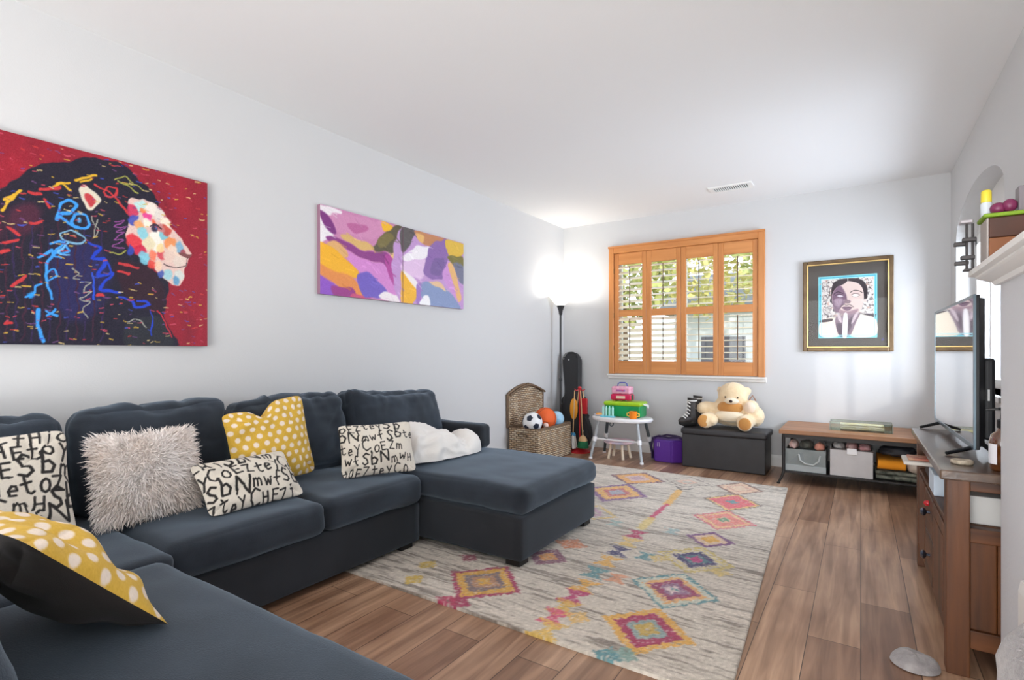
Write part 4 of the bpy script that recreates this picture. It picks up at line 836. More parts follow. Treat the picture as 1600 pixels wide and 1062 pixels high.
# shaggy white pillow: core and pile
P_ = Paint(.405, .365, .01, (224, 214, 208)); sp = thing('throw_pillow', 'white long-haired shaggy square pillow against the middle back cushion', 'pillow', (-2.5, 1.02, .43))
M_fur = mat('white_pile', (252, 248, 246), .7, sheen=.3, col2=(240, 226, 216), scale=7)
o, A = pillow_mesh('cover', P_, .13, (-2.50, 1.025, .449), (0, 1, 0), (-.23, 0, .97), M_fur, seed=6, wr=.002); adopt(o, sp)
def fur(name, n, A, length, width, m, parent, seed, grav=.6):
    r = np.random.default_rng(seed); V = []; 
    for side, A_ in enumerate(A):
        nu, nv = A_.shape[:2]; N = n if side == 0 else n // 3
        i = r.uniform(0, nu - 1.001, N); j = r.uniform(0, nv - 1.001, N); i0 = i.astype(int); j0 = j.astype(int); fi = (i - i0)[:, None]; fj = (j - j0)[:, None]
        p = (A_[i0, j0] * (1 - fi) + A_[i0 + 1, j0] * fi) * (1 - fj) + (A_[i0, j0 + 1] * (1 - fi) + A_[i0 + 1, j0 + 1] * fi) * fj
        nrm = np.cross(A_[i0 + 1, j0] - A_[i0, j0], A_[i0, j0 + 1] - A_[i0, j0]); nrm /= np.linalg.norm(nrm, axis=1, keepdims=True) + 1e-9
        cen = A_.reshape(-1, 3).mean(0); nrm *= (np.sign(nrm[:, 2:]) if len(A) == 1 else np.sign(((A_.mean((0, 1)) - (A[0].mean((0, 1)) + A[1].mean((0, 1))) / 2) * nrm).sum(1))[:, None])
        out = p - cen; out -= nrm * (out * nrm).sum(1, keepdims=True); e = np.linalg.norm(out, axis=1, keepdims=True); out /= e + 1e-6
        d = nrm * .55 + out * np.clip(e / .18, 0, 1.4) * .75 + r.normal(0, .38, (N, 3)) + np.array([0, 0, -.25]) * grav; d /= np.linalg.norm(d, axis=1, keepdims=True)
        s = np.cross(d, r.normal(size=(N, 3))); s /= np.linalg.norm(s, axis=1, keepdims=True); L = length * r.uniform(.6, 1.2, (N, 1)); w_ = width * r.uniform(.7, 1.3, (N, 1))
        mid = p + d * L * .55; tip = mid + (d + np.array([0, 0, -.5]) * grav + r.normal(0, .2, (N, 3))) * L * .45
        V.append(np.stack([p - s * w_, p + s * w_, mid + s * w_ * .8, mid - s * w_ * .8, tip - s * w_ * .12, tip + s * w_ * .12], 1))
    V = np.concatenate(V); N = len(V); b = np.arange(N)[:, None] * 6
    F = np.concatenate([b + np.array([[0, 1, 2, 3]]), b + np.array([[3, 2, 5, 4]])])
    o = pymesh(name, V.reshape(-1, 3), F, m, None, smooth=False); o['kind'] = 'stuff'
    return adopt(o, parent)
fur('pile', 7000, A, .036, .0022, M_fur, sp, 3)

# ------------------------------------------------------------------ white blanket heaped on the chaise
def blanket():
    n, k = 90, 70; u, v = np.meshgrid(np.linspace(-1, 1, n), np.linspace(-1, 1, k), indexing='ij')
    # u along the chaise (towards the far arm), v from wall side to front
    cx = -2.385 + .08 * u; cy = 2.68 + .36 * u
    wv = .185 * (1 - .28 * np.clip(u, 0, 1)) * np.sqrt(np.clip(1 - np.abs(u) ** 5, 0, 1)); ht = .175 - .05 * u - .07 * np.exp(-((u - .38) / .16) ** 2) + .02 * np.exp(-((u - .8) / .2) ** 2)
    a = (v + 1) / 2 * PI; X = -np.cos(a) * wv; Zh = np.sin(a) ** .75 * ht * np.sqrt(np.clip(1 - np.abs(u) ** 6, 0, 1))
    P = np.stack([cx + X, cy + .1 * X * 0 + .03 * np.cos(a), .459 + Zh], -1).reshape(-1, 3)
    fold = np.array([noise.noise(Vector((p[0] * 9 + p[1] * 4, p[1] * 5, p[2] * 6))) for p in P]); fine = np.array([noise.noise(Vector((p[0] * 26, p[1] * 9 - p[0] * 14, p[2] * 14))) for p in P])
    uu = u.ravel(); amp = np.where(uu > .45, .25, 1.0)
    hgt = np.clip((P[:, 2] - .459) / .12, 0, 1); cenx = np.stack([cx.ravel(), cy.ravel(), np.full(n * k, .455)], -1); d = P - cenx; d /= np.linalg.norm(d, axis=1, keepdims=True) + 1e-6
    P += d * ((fold * .055 - np.abs(fine) * .038 + .012) * amp * (.35 + .65 * hgt))[:, None]; P[:, 2] = np.maximum(P[:, 2], .4605)
    o = pymesh('throw_blanket', P, grid_faces(n, k), mat('white_fleece', (234, 230, 224), .9, bump=.4, bscale=120, sheen=.3), None)
    return tag(o, 'white fleece blanket crumpled in a heap on the chaise seat', 'blanket')
blanket()

# ------------------------------------------------------------------ pictures
M_paint = vcmat('painted_canvas', .42, bump=.3, bscale=300, spec=.35)
def canvas(name, label, y0, y1, z0, z1, P, side):
    t = thing(name, label, 'painting', (XL, (y0 + y1) / 2, z0))
    adopt(MB().box(XL + .002, XL + .034, y0, y1, z0, z1, bev=.002, seg=1).build('canvas', mat('canvas_side', side, .7)), t)
    adopt(P.flat('painted_face', (XL + .0348, y0, z0), (0, 1, 0), (0, 0, 1), M_paint, None), t); return t
P = Paint(1.22, .922, .0032, (146, 24, 44)); P.warp(.006, 22, 2)
r = np.random.default_rng(11)
for k in range(26): P.poly(r.uniform(0, 1, 2) * (1.22, .92) + r.normal(0, .09, (5, 2)), (168, 30, 48) if k % 2 else (118, 20, 40), .05, alpha=.6)
P.run(LION, True)
for k in range(620):
    x, y = r.uniform(0, 1.22), r.uniform(0, .92); face = (x > .74 and .33 < y < .6 and x < 1.16)
    if face: continue
    c_ = [(206, 170, 60), (196, 60, 56), (60, 80, 180), (214, 190, 130), (190, 70, 90), (110, 70, 120)][r.integers(0, 6)]
    a = r.uniform(-.35, .25); l = r.uniform(.006, .022); P.stroke([(x, y), (x + l * math.cos(a), y + l * math.sin(a))], r.uniform(.003, .006), c_, .85)
P.grain(5)
canvas('lion_painting', 'unframed canvas painting of a colourful lion head in profile on red, left wall', .323, 1.543, 1.179, 2.10, P, (60, 20, 30))
P = Paint(1.561, .614, .0036, (196, 136, 178)); P.warp(.012, 7, 4); P.run(PAIR)
for k in range(160):
    x, y = r.uniform(0, 1.56), r.uniform(0, .61); i, j = int(x / 1.561 * (P.nu - 1)), int(y / .614 * (P.nv - 1)); c_ = np.clip(P.C[i, j] + r.uniform(-26, 26), 0, 255)
    a = r.uniform(-.9, .1); l = r.uniform(.02, .09); P.stroke([(x, y), (x + l * math.cos(a), y + l * math.sin(a))], r.uniform(.006, .016), c_, .5)
P.grain(4)
cut = int(.782 / 1.561 * (P.nu - 1))
for nm, i0, i1, y0, y1, lb in (('l', 0, cut, 2.290, 3.070, 'left canvas of the purple and yellow abstract pair on the left wall'), ('r', cut, P.nu, 3.076, 3.851, 'right canvas of the purple and yellow abstract pair, grey-blue patch at its bottom')):
    Q = Paint(y1 - y0, .614, .0036, (0, 0, 0)); Q.nu = i1 - i0; Q.nv = P.nv; Q.U, Q.V = np.meshgrid(np.linspace(0, y1 - y0, Q.nu), np.linspace(0, .614, Q.nv), indexing='ij'); Q.C = P.C[i0:i1]
    canvas('abstract_painting', lb, y0, y1, 1.546, 2.160, Q, (150, 110, 130))
# framed portrait on the back wall
pf = thing('framed_portrait', 'bronze framed portrait print with teal-edged mat hanging on the back wall', 'picture', (-.1115, YB, 1.155))
FX0, FX1, FZ0, FZ1 = -.472, .249, 1.155, 2.025
M_bronze = mat('bronze_frame', (112, 92, 66), .35, metal=.6, col2=(84, 66, 48), scale=14); M_gold = mat('gold_lip', (206, 176, 116), .3, metal=.8)
g = MB()
fw = .036
for x0, x1, z0, z1 in ((FX0, FX0 + fw, FZ0, FZ1), (FX1 - fw, FX1, FZ0, FZ1), (FX0 + fw, FX1 - fw, FZ0, FZ0 + fw), (FX0 + fw, FX1 - fw, FZ1 - fw, FZ1)): g.box(x0, x1, YB - .034, YB - .002, z0, z1, bev=.006)
adopt(g.build('frame', M_bronze), pf)
g = MB()
for x0, x1, z0, z1 in ((FX0 + .034, FX0 + .046, FZ0 + .034, FZ1 - .034), (FX1 - .046, FX1 - .034, FZ0 + .034, FZ1 - .034), (FX0 + .046, FX1 - .046, FZ0 + .034, FZ0 + .046), (FX0 + .046, FX1 - .046, FZ1 - .046, FZ1 - .034)): g.box(x0, x1, YB - .037, YB - .012, z0, z1, bev=.003)
adopt(g.build('gilt_lip', M_gold), pf)
P = Paint(.645, .79, .0024, (74, 68, 63)); P.ou = -.3225; P.ov = -.395
bx = lambda x0, x1, z0, z1, c_: P.poly([(x0, z0), (x1, z0), (x1, z1), (x0, z1)], c_, .001, smooth=False)
bx(-.231, .237, -.309, .28, (130, 206, 216)); bx(-.222, .228, -.300, .271, (70, 164, 184)); bx(-.206, .216, -.285, .256, (214, 206, 200))
bx(-.206, .216, -.285, .253, (206, 198, 192))
for k in range(520):
    x = r.uniform(-.2, .21); y = r.uniform(-.12, .25)
    a = r.uniform(0, 6.3); l = r.uniform(.008, .026); P.stroke([(x, y), (x + l * math.cos(a), y + l * math.sin(a)), (x + l * math.cos(a + .8), y + l * math.sin(a + .5))], r.uniform(.002, .0055), (58, 46, 52) if r.random() < .8 else (190, 140, 120), .9)
P.run(PORTRAIT)
for a_, b_, c_, d_ in ((-.235, -.206, -.285, .256), (.216, .24, -.285, .256)): pass
bx(.275, .283, -.335, -.318, (70, 84, 150)); P.stroke([(.27, -.338), (.278, -.322), (.286, -.318)], .004, (80, 96, 170))
P.stroke([(-.206, -.285), (.216, -.285), (.216, .256), (-.206, .256), (-.206, -.285)], .006, (150, 216, 224)); bx(-.3225, -.23, -.2, .2, (74, 68, 63))
P.grain(3)
adopt(P.flat('print_and_mat', (-.1115 - .3225, YB - .012, 1.59 - .395), (1, 0, 0), (0, 0, 1), vcmat('print_paper', .8), None), pf)
adopt(MB().box(FX0 + .044, FX1 - .044, YB - .0175, YB - .0155, FZ0 + .044, FZ1 - .044).build('glazing', thin_glass('picture_glass', (1, 1, 1), .01), None), pf)

# ------------------------------------------------------------------ corner: wicker chest, balls, lamp, guitar case, toy cleaning set
def wicker(name):
    m = mat(name, (170, 146, 116), .7); n = m.node_tree.nodes; l = m.node_tree.links; b = n['Principled BSDF']
    t = n.new('ShaderNodeTexCoord'); 
    mp = n.new('ShaderNodeMapping'); mp.inputs['Scale'].default_value = (1, 1, 1); l.new(t.outputs['UV'], mp.inputs[0])
    br = n.new('ShaderNodeTexBrick'); br.inputs['Scale'].default_value = 1; br.inputs['Brick Width'].default_value = .058; br.inputs['Row Height'].default_value = .021; br.inputs['Mortar Size'].default_value = .0075; br.inputs['Mortar Smooth'].default_value = 1.0
    br.inputs['Color1'].default_value = c4((226, 212, 188)); br.inputs['Color2'].default_value = c4((200, 168, 130)); br.inputs['Mortar'].default_value = c4((104, 78, 56)); l.new(mp.outputs[0], br.inputs[0]); l.new(br.outputs[0], b.inputs['Base Color'])
    bp = n.new('ShaderNodeBump'); bp.invert = True; bp.inputs['Strength'].default_value = .9; bp.inputs['Distance'].default_value = .008; l.new(br.outputs['Fac'], bp.inputs['Height']); l.new(bp.outputs[0], b.inputs['Normal'])
    return m
M_wick = wicker('wicker'); M_wick_d = mat('wicker_rim', (128, 104, 80), .7, col2=(92, 74, 58), scale=40, bump=.5, bscale=60)
def boxuv(o):
    me = o.data; uv = me.uv_layers.new(name='UVMap')
    for p in me.polygons:
        nx, ny, nz = (abs(v) for v in p.normal)
        for li in p.loop_indices:
            c = me.vertices[me.loops[li].vertex_index].co
            uv.data[li].uv = (c.y, c.z) if nx >= max(ny, nz) else (c.x, c.z) if ny >= nz else (c.x, c.y)
    return o
ch = thing('wicker_chest', 'open rectangular wicker toy chest full of balls in the back left corner', 'basket', (-2.905, 4.975, 0))
g = MB(); X0, X1, Y0, Y1, HB = -.175, .175, -.365, .365, .352
g.box(X0, X1, Y0, Y0 + .018, .01, HB).box(X0, X1, Y1 - .018, Y1, .01, HB).box(X0, X0 + .018, Y0 + .018, Y1 - .018, .01, HB).box(X1 - .018, X1, Y0 + .018, Y1 - .018, .01, HB).box(X0 + .018, X1 - .018, Y0 + .018, Y1 - .018, .01, .03)
boxuv(g.build('body', M_wick, ch))
g = MB(); g.tube([(X0 + .009, Y0 + .009, HB), (X1 - .009, Y0 + .009, HB), (X1 - .009, Y1 - .009, HB), (X0 + .009, Y1 - .009, HB)], .013, closed=True); g.build('rim', M_wick_d, ch)
g = MB()
for s_ in (Y0 - .004,):
    g.tube([(-.05, s_, .27), (-.05, s_ - .02, .30), (0, s_ - .024, .31), (.05, s_ - .02, .30), (.05, s_, .27)], .007)
g.build('handle', M_wick_d, ch)
arc = [(-.365, .36)] + [(-.365 + .73 * k / 16, .70 + .09 * math.sin(PI * k / 16)) for k in range(17)] + [(.365, .36)]
lid = boxuv(MB().prism(arc, -.205, -.19, 'X').build('lid', M_wick, ch))
g = MB(); g.tube([(-.197, y, z) for y, z in arc], .016, closed=True); g.tube([(-.16, y * .985, z - .008) for y, z in arc[1:-1]], .011); g.build('lid_rim', M_wick_d, lid)
g = MB(); g.tube([(-.185, -.02, .79), (-.17, -.02, .805), (-.17, .02, .805), (-.185, .02, .79)], .005); g.build('latch_loop', M_wick_d, lid)

def soccer(c, r):
    t = thing('soccer_ball', 'white soccer ball with black pentagons in the wicker chest', 'ball', c)
    MB().ball((0, 0, 0), r, 32).build('shell', mat('ball_white', (236, 236, 236), .45), t, smooth=True)
    ph = (1 + 5 ** .5) / 2; vs = [Vector(v).normalized() for v in [(0, a, b * ph) for a in (1, -1) for b in (1, -1)] + [(a, b * ph, 0) for a in (1, -1) for b in (1, -1)] + [(b * ph, 0, a) for a in (1, -1) for b in (1, -1)]]
    R = Matrix.Rotation(.5, 3, 'X') @ Matrix.Rotation(.35, 3, 'Z'); M_navy = mat('ball_navy', (30, 38, 56), .5)
    for v in vs:
        g = MB(); v = R @ v; q = v.orthogonal().normalized(); p = v.cross(q); cv = g.bm.verts.new(v * (r * 1.012)); ring = []
        rr = []
        for e_ in (.12, .24, .36): rr.append([g.bm.verts.new((v + (q * math.cos(2 * PI * k / 20) + p * math.sin(2 * PI * k / 20)) * e_ * math.cos(PI / 5) / math.cos((2 * PI * k / 20) % (2 * PI / 5) - PI / 5)).normalized() * r * 1.012) for k in range(20)])
        for k in range(20):
            g.bm.faces.new((cv, rr[0][k], rr[0][(k + 1) % 20]))
            for a_, b_ in zip(rr, rr[1:]): g.bm.faces.new((a_[k], b_[k], b_[(k + 1) % 20], a_[(k + 1) % 20]))
        g.build('pentagon_panel', M_navy, t)
soccer((-2.865, 4.725, .415), .105)
bb = thing('basketball', 'orange basketball with dark seams behind the soccer ball in the wicker chest', 'ball', (-2.86, 4.985, .425))
MB().ball((0, 0, 0), .122, 36).build('shell', mat('ball_orange', (232, 98, 36), .6, bump=.6, bscale=240), bb, smooth=True)
g = MB()
for R in (Matrix.Rotation(.3, 3, 'Y'), Matrix.Rotation(PI / 2 + .3, 3, 'Y') @ Matrix.Rotation(.4, 3, 'X'), Matrix.Rotation(1.2, 3, 'X')):
    g.tube([R @ Vector((.1212 * math.cos(a), .1212 * math.sin(a), 0)) for a in np.linspace(0, 2 * PI, 40)[:-1]], .0022, 6, closed=True)
g.build('seam', mat('ball_seam', (60, 30, 22), .7), bb)
tag(MB().ball((-2.835, 5.192, .405), .085, 28).build('play_ball', mat('ball_blue', (120, 190, 228), .4, col2=(190, 220, 236), scale=14), smooth=True), 'light blue ball beside the basketball in the wicker chest', 'ball')
tag(MB().ball((-2.783, 4.862, .372), .029, 24).build('play_ball', mat('ball_peach', (240, 190, 172), .5, col2=(246, 224, 214), scale=18), smooth=True), 'small pale pink ball at the front of the wicker chest', 'ball')
g = MB(); g.box(-3.055, -2.755, 4.635, 5.315, .032, .30, bev=.03); tag(g.build('folded_blanket', mat('toy_cloth', (120, 110, 120), .9)), 'grey cloth filling the bottom of the wicker chest under the balls', 'cloth')

lp = thing('floor_lamp', 'black torchiere floor lamp with white glass bowl lit in the back left corner', 'floor lamp', (-2.985, 5.57, 0))
M_lampblk = mat('lamp_black', (44, 43, 45), .4)
MB().lathe([(.13, 0), (.13, .012), (.11, .022), (.03, .03), (.012, .04)], seg=40).build('base', M_lampblk, lp, angle=40)
MB().cyl((0, 0, .03), (0, 0, 1.60), .0125, seg=16).lathe([(.0125, .8), (.017, .81), (.017, .83), (.0125, .84)], seg=16).build('pole', M_lampblk, lp, smooth=True)
MB().lathe([(.013, 1.585), (.02, 1.60), (.026, 1.64), (.045, 1.695), (.052, 1.70), (0, 1.70)], seg=28).build('shade_holder', M_lampblk, lp, smooth=True)
MB().lathe([(.045, 1.70), (.09, 1.745), (.137, 1.812), (.141, 1.818), (.136, 1.817), (.086, 1.75), (.04, 1.708)], seg=40).build('glass_bowl', mat('opal_glass', (255, 252, 244), .4, emit=.9), lp, smooth=True)
MB().ball((0, 0, 1.755), (.024, .024, .032), 16).build('bulb', mat('bulb', (255, 244, 224), .4, emit=4), lp, smooth=True)
light('torchiere_light', 'POINT', (-2.985, 5.57, 1.83), 13, (1, .95, .87), shadow_soft_size=.06)

# guitar case leaning in the corner
gc = thing('guitar_case', 'black soft guitar case standing upright in the corner behind the wicker chest', 'guitar case', (-2.83, 5.66, .004))
out = [(-.17, .05), (-.20, .16), (-.185, .28), (-.15, .38), (-.155, .46), (-.15, .53), (-.105, .60), (-.085, .72), (-.10, 1.02), (-.088, 1.10), (-.045, 1.145), (.045, 1.145), (.088, 1.10), (.10, 1.02), (.085, .72), (.105, .60), (.15, .53), (.155, .46), (.15, .38), (.185, .28), (.20, .16), (.17, .05), (.10, .005), (-.10, .005)]
TM = Matrix.Rotation(math.radians(-7), 4, 'X') @ Matrix.Rotation(math.radians(-6), 4, 'Y')
sp_ = smooth_poly(out, 3)
g = MB(); g.prism([tuple(p) for p in sp_], -.055, .055, 'Y'); bmesh.ops.bevel(g.bm, geom=[e for e in g.bm.edges if abs(e.verts[0].co.y - e.verts[1].co.y) < 1e-6], offset=.022, segments=3, affect='EDGES', clamp_overlap=True)
bmesh.ops.transform(g.bm, matrix=TM, verts=g.bm.verts[:]); g.build('case_body', mat('case_nylon', (46, 46, 48), .75, bump=.3, bscale=300), gc, angle=40)
g = MB(); g.tube([TM @ Vector((p[0], -.056, p[1])) for p in sp_], .005, 8, closed=True); g.build('zip_piping', mat('case_piping', (30, 30, 31), .6), gc)
g = MB(); g.tube([TM @ Vector(p) for p in ((-.1, -.06, .62), (-.1, -.085, .55), (-.14, -.09, .45), (-.15, -.065, .36))], .010); g.build('carry_handle', mat('case_handle', (28, 28, 28), .6), gc)
M_badge = mat('badge_silver', (200, 200, 200), .3, metal=.8)
for p in ((-.02, -.058, 1.06), (.13, -.058, .2)): g = MB(); g.ball(TM @ Vector(p), (.011, .004, .008), 12); g.build('badge', M_badge, gc)

# toy cleaning set on its red stand
M_red = mat('toy_red', (190, 30, 40), .35); M_dowel = mat('dowel', (214, 176, 128), .6); M_yel = mat('toy_yellow', (246, 166, 40), .5)
cs = thing('toy_cleaning_stand', 'red toy cleaning stand with dustpan between guitar case and kids table', 'toy', (-2.70, 5.50, 0))
MB().lathe([(.125, 0), (.125, .012), (.05, .035), (.018, .06), (.014, .07)], seg=36).build('base', M_red, cs, angle=40)
g = MB(); g.cyl((0, 0, .05), (0, 0, .73), .0095); g.build('pole', M_red, cs)
g = MB(); g.ball((0, 0, .735), .022, 16)
for k in range(6):
    a = k * PI / 3; g.tube([(0, 0, .72), (.05 * math.cos(a), .05 * math.sin(a), .705), (.066 * math.cos(a), .066 * math.sin(a), .725)], .005, 8)
g.build('hook_rosette', M_red, cs)
def stick(name, label, x, y, z0, z1, lx=0): 
    t = thing(name, label, 'toy', (x, y, 0)); MB().cyl((0, 0, z0), (lx, 0, z1), .0065, seg=10).build('handle', M_dowel, t); return t
t = stick('toy_mop', 'toy mop with white strands and blue collar hanging on the red stand', -2.755, 5.44, .2, .71, .022)
MB().lathe([(.02, .225), (.032, .205), (.03, .19), (0, .19)], seg=20).build('collar', mat('collar_blue', (64, 150, 200), .4), t)
g = MB()
for k in range(26):
    a = k * 2.4; rr = .028 * math.sqrt((k % 13 + 1) / 13); g.tube([(rr * math.cos(a), rr * math.sin(a), .2), (rr * 1.5 * math.cos(a), rr * 1.5 * math.sin(a), .12), (rr * 2.1 * math.cos(a + .2), rr * 2.1 * math.sin(a + .2), .05)], .006, 6)
g.build('mop_strands', mat('mop_white', (238, 236, 230), .9), t)
t = stick('toy_broom', 'toy broom with wooden hub and green bristles hanging on the red stand', -2.63, 5.44, .18, .71, -.03)
MB().lathe([(.012, .205), (.035, .185), (.052, .15), (.05, .14), (0, .14)], seg=20).build('hub', M_dowel, t, smooth=True)
MB().lathe([(.05, .142), (.06, .10), (.066, .066), (.03, .062), (0, .062)], seg=24).build('bristles', mat('bristle_green', (20, 104, 62), .8, bump=.6, bscale=200), t)
t = stick('toy_duster', 'orange yellow toy duster pad hanging on the left of the red stand', -2.755, 5.52, .44, .70, .035)
MB().ball((-.02, -.02, .49), (.05, .022, .125), 24).build('pad', M_yel, t, smooth=True)
t = stick('toy_dustpan', 'red toy dustpan hanging on the right of the red stand', -2.64, 5.49, .60, .70, -.015)
g = MB(); g.box(-.035, .045, -.012, .008, .44, .62, bev=.008); g.build('pan', M_red, t)

# ------------------------------------------------------------------ kids activity table
kt = thing('kids_table', 'white oval kids activity table with grey splayed legs under the window', 'table', (-2.155, 5.42, 0))
M_plast = mat('white_plastic', (238, 238, 240), .35); M_gleg = mat('leg_grey', (176, 182, 186), .4); M_dkleg = mat('leg_dark', (72, 82, 86), .5)
MB().lathe([(0, .405), (.29, .405), (.325, .412), (.335, .43), (.33, .446), (.315, .4515), (.305, .4515), (0, .4515)], seg=56, sy=.68).build('tabletop', M_plast, kt, angle=35)
for sx_, sy_, mm in ((-1, -1, M_gleg), (1, -1, M_gleg), (-1, 1, M_dkleg), (1, 1, M_dkleg)):
    a = Vector((sx_ * .215, sy_ * .12, .41)); b = Vector((sx_ * .285, sy_ * .185, .012)); mid = a.lerp(b, .5)
    lg = MB().cyl(a, b, .017, .014, 14).build('leg', mm, kt, smooth=True)
    MB().cyl(mid + (a - b) * .06, mid - (a - b) * .06, .023, seg=14).build('leg_collar', M_plast, lg, smooth=True)
    MB().lathe([(.02, 0), (.02, .014), (.016, .02), (0, .02)], (b.x, b.y, 0), 14).build('leg_foot', M_plast, lg)
g = MB(); g.box(-.245, .245, -.155, -.14, .205, .222, bev=.004); g.build('stretcher', M_plast, kt)
g = MB(); g.tube([(-.07, -.16, .40), (-.07, -.17, .375), (-.05, -.175, .362), (-.03, -.17, .375), (-.03, -.16, .40)], .006); g.build('hook', M_dkleg, kt)
TZ = .4525
gb = thing('storage_tub', 'green plastic tub with lime lid on the kids table', 'box', (-2.135, 5.47, TZ), .03)
MB().box(-.2, .2, -.11, .11, 0, .125, bev=.015, seg=3).build('tub', mat('tub_green', (8, 150, 84), .35), gb)
g = MB(); g.box(-.21, .21, -.12, .12, .118, .165, bev=.02, seg=3); g.build('lid', mat('tub_lime', (160, 206, 30), .35), gb)
g = MB(); g.tube([(.205, -.03, .14), (.245, -.02, .125), (.25, 0, .10), (.245, .02, .125), (.205, .03, .14)], .008); g.build('handle', M_plast, gb)
pk = thing('toy_case', 'pink and clear toy carry case with blue handle on top of the green tub', 'toy', (-2.165, 5.46, TZ + .1655), .03)
MB().box(-.115, .115, -.06, .06, .012, .075, bev=.014, seg=3).build('case_bottom', mat('case_magenta', (206, 28, 82), .3), pk)
g = MB(); g.box(-.11, .11, -.058, .058, .075, .16, bev=.022, seg=3); g.build('case_lid', mat('case_pink', (238, 190, 208), .25, col2=(222, 140, 172), scale=26), pk)
g = MB(); g.box(-.05, .05, -.064, -.056, .028, .058, bev=.003); g.build('clasp_plate', mat('clasp_cream', (228, 200, 178), .5), pk)
g = MB(); g.box(-.05, .05, -.063, -.055, .105, .125, bev=.003); g.build('sticker', mat('sticker_multicolour', (206, 70, 110), .5, col2=(110, 110, 190), scale=40), pk)
g = MB(); g.tube([(-.055, 0, .157), (-.05, 0, .185), (-.03, 0, .198), (.03, 0, .198), (.05, 0, .185), (.055, 0, .157)], .006); g.build('handle', mat('handle_blue', (72, 82, 170), .35), pk)
g = MB()
for x in (-.08, 0, .08): g.box(x - .016, x + .016, -.05, .05, 0, .013, bev=.003)
g.build('foot', mat('case_foot', (150, 110, 70), .5), pk)
g = MB(); g.box(.112, .128, -.045, -.01, .02, .07, bev=.006); g.build('side_latch', mat('latch_green', (40, 92, 70), .4), pk)
tt = thing('test_tube_rack', 'pale blue toy rack of four white tubes in front of the green tub', 'toy', (-2.26, 5.285, TZ))
g = MB(); g.box(-.075, .075, -.03, .03, 0, .014, bev=.004); g.build('rack', mat('rack_cyan', (120, 206, 226), .4), tt)
for k in range(4):
    g = MB(); g.lathe([(.011, .012), (.012, .02), (.012, .1), (.007, .108), (.007, .118), (0, .118)], (-.054 + .036 * k, 0, 0), 16); g.build('tube', mat('tube_mint', (206, 240, 230), .3, col2=(120, 210, 200), scale=8), tt, smooth=True)
cp = thing('toy_cup', 'orange toy cup with yellow handles on the right of the kids table', 'cup', (-1.985, 5.30, TZ))
MB().lathe([(.034, 0), (.04, .02), (.042, .075), (.038, .075), (.036, .01), (0, .01)], seg=24).build('cup', mat('cup_orange', (244, 136, 20), .4), cp, smooth=True)
for s_ in (-1, 1):
    g = MB(); g.tube([(s_ * .038, 0, .06), (s_ * .066, 0, .052), (s_ * .066, 0, .03), (s_ * .038, 0, .022)], .007); g.build('handle', mat('cup_yellow', (248, 206, 90), .4), cp)
pl = thing('toy_plate', 'small white plate with an orange toy ring on the left of the kids table', 'plate', (-2.40, 5.38, TZ))
MB().lathe([(0, .004), (.045, .004), (.062, .014), (.064, .012), (.045, 0), (0, 0)], seg=28).build('plate', mat('plate_white', (232, 232, 244), .35), pl, smooth=True)
g = MB(); g.tube([(.03 * math.cos(a), .03 * math.sin(a), .016) for a in np.linspace(0, 2 * PI, 20)[:-1]], .011, closed=True); g.build('ring', mat('ring_orange', (246, 170, 80), .5), pl, smooth=True)
st = thing('kids_stool', 'small pink topped kids stool with cream legs under the kids table', 'stool', (-2.19, 5.43, 0))
MB().lathe([(0, .165), (.15, .165), (.165, .172), (.165, .186), (.15, .192), (0, .192)], seg=36).build('seat', mat('stool_pink', (236, 200, 204), .45, col2=(190, 196, 220), scale=7, contrast=.25), st, angle=40)
for a in (.6, 2.5, 3.9, 5.4):
    g = MB(); g.cyl((.09 * math.cos(a), .09 * math.sin(a), .168), (.125 * math.cos(a), .125 * math.sin(a), 0), .013, .016, 12); g.build('leg', mat('stool_leg', (236, 220, 196), .5), st, smooth=True)

# ------------------------------------------------------------------ purple bag, storage bench, skates, teddy
pb = thing('cooler_bag', 'purple faceted bag with dark straps on the floor left of the black bench', 'bag', (-1.685, 5.56, 0), math.radians(0))
hexa = [(-.16, -.04), (-.12, -.115), (.06, -.125), (.155, -.05), (.16, .08), (.06, .125), (-.11, .12), (-.16, .05)]
g = MB(); g.prism(hexa, .004, .235, 'Z'); bmesh.ops.bevel(g.bm, geom=g.bm.edges[:], offset=.012, segments=2, affect='EDGES'); g.build('bag_body', mat('bag_purple', (92, 46, 150), .38, bump=.1, bscale=200), pb, angle=25)
M_strap = mat('strap_purple', (46, 26, 74), .6)
g = MB(); g.tube([(-.165, -.05, .02), (-.175, -.05, .15), (-.165, -.04, .235), (-.1, -.03, .262), (0, -.03, .25), (.1, -.02, .262), (.155, -.02, .24)], .011, 8); g.tube([(-.13, .05, .235), (-.04, .03, .268), (.06, .05, .262), (.13, .06, .238)], .010, 8); g.build('strap', M_strap, pb)
g = MB(); g.box(-.16, -.15, -.10, -.09, .03, .2); g.build('side_pocket', M_strap, pb)
g = MB(); g.tube([(-.085, -.1265, .165), (-.085, -.1265, .205), (-.065, -.1275, .205), (-.065, -.1275, .165)], .0025, 6); g.build('buckle', mat('buckle_white', (220, 214, 224), .4), pb)

sb = thing('storage_bench', 'black folding storage ottoman bench carrying the teddy bear', 'bench', (-1.12, 5.57, 0))
M_leath = mat('black_leatherette', (52, 51, 54), .45, col2=(44, 44, 46), scale=9, bump=.15, bscale=180)
MB().box(-.382, .382, -.19, .19, .004, .33, bev=.008).build('bench_box', M_leath, sb)
adopt(softbox('lid', (-1.515, 5.365, .328), (-.722, 5.775, .392), .022, M_leath, None, n=16, bulge=(0, 0, .008), wr=.002), sb)

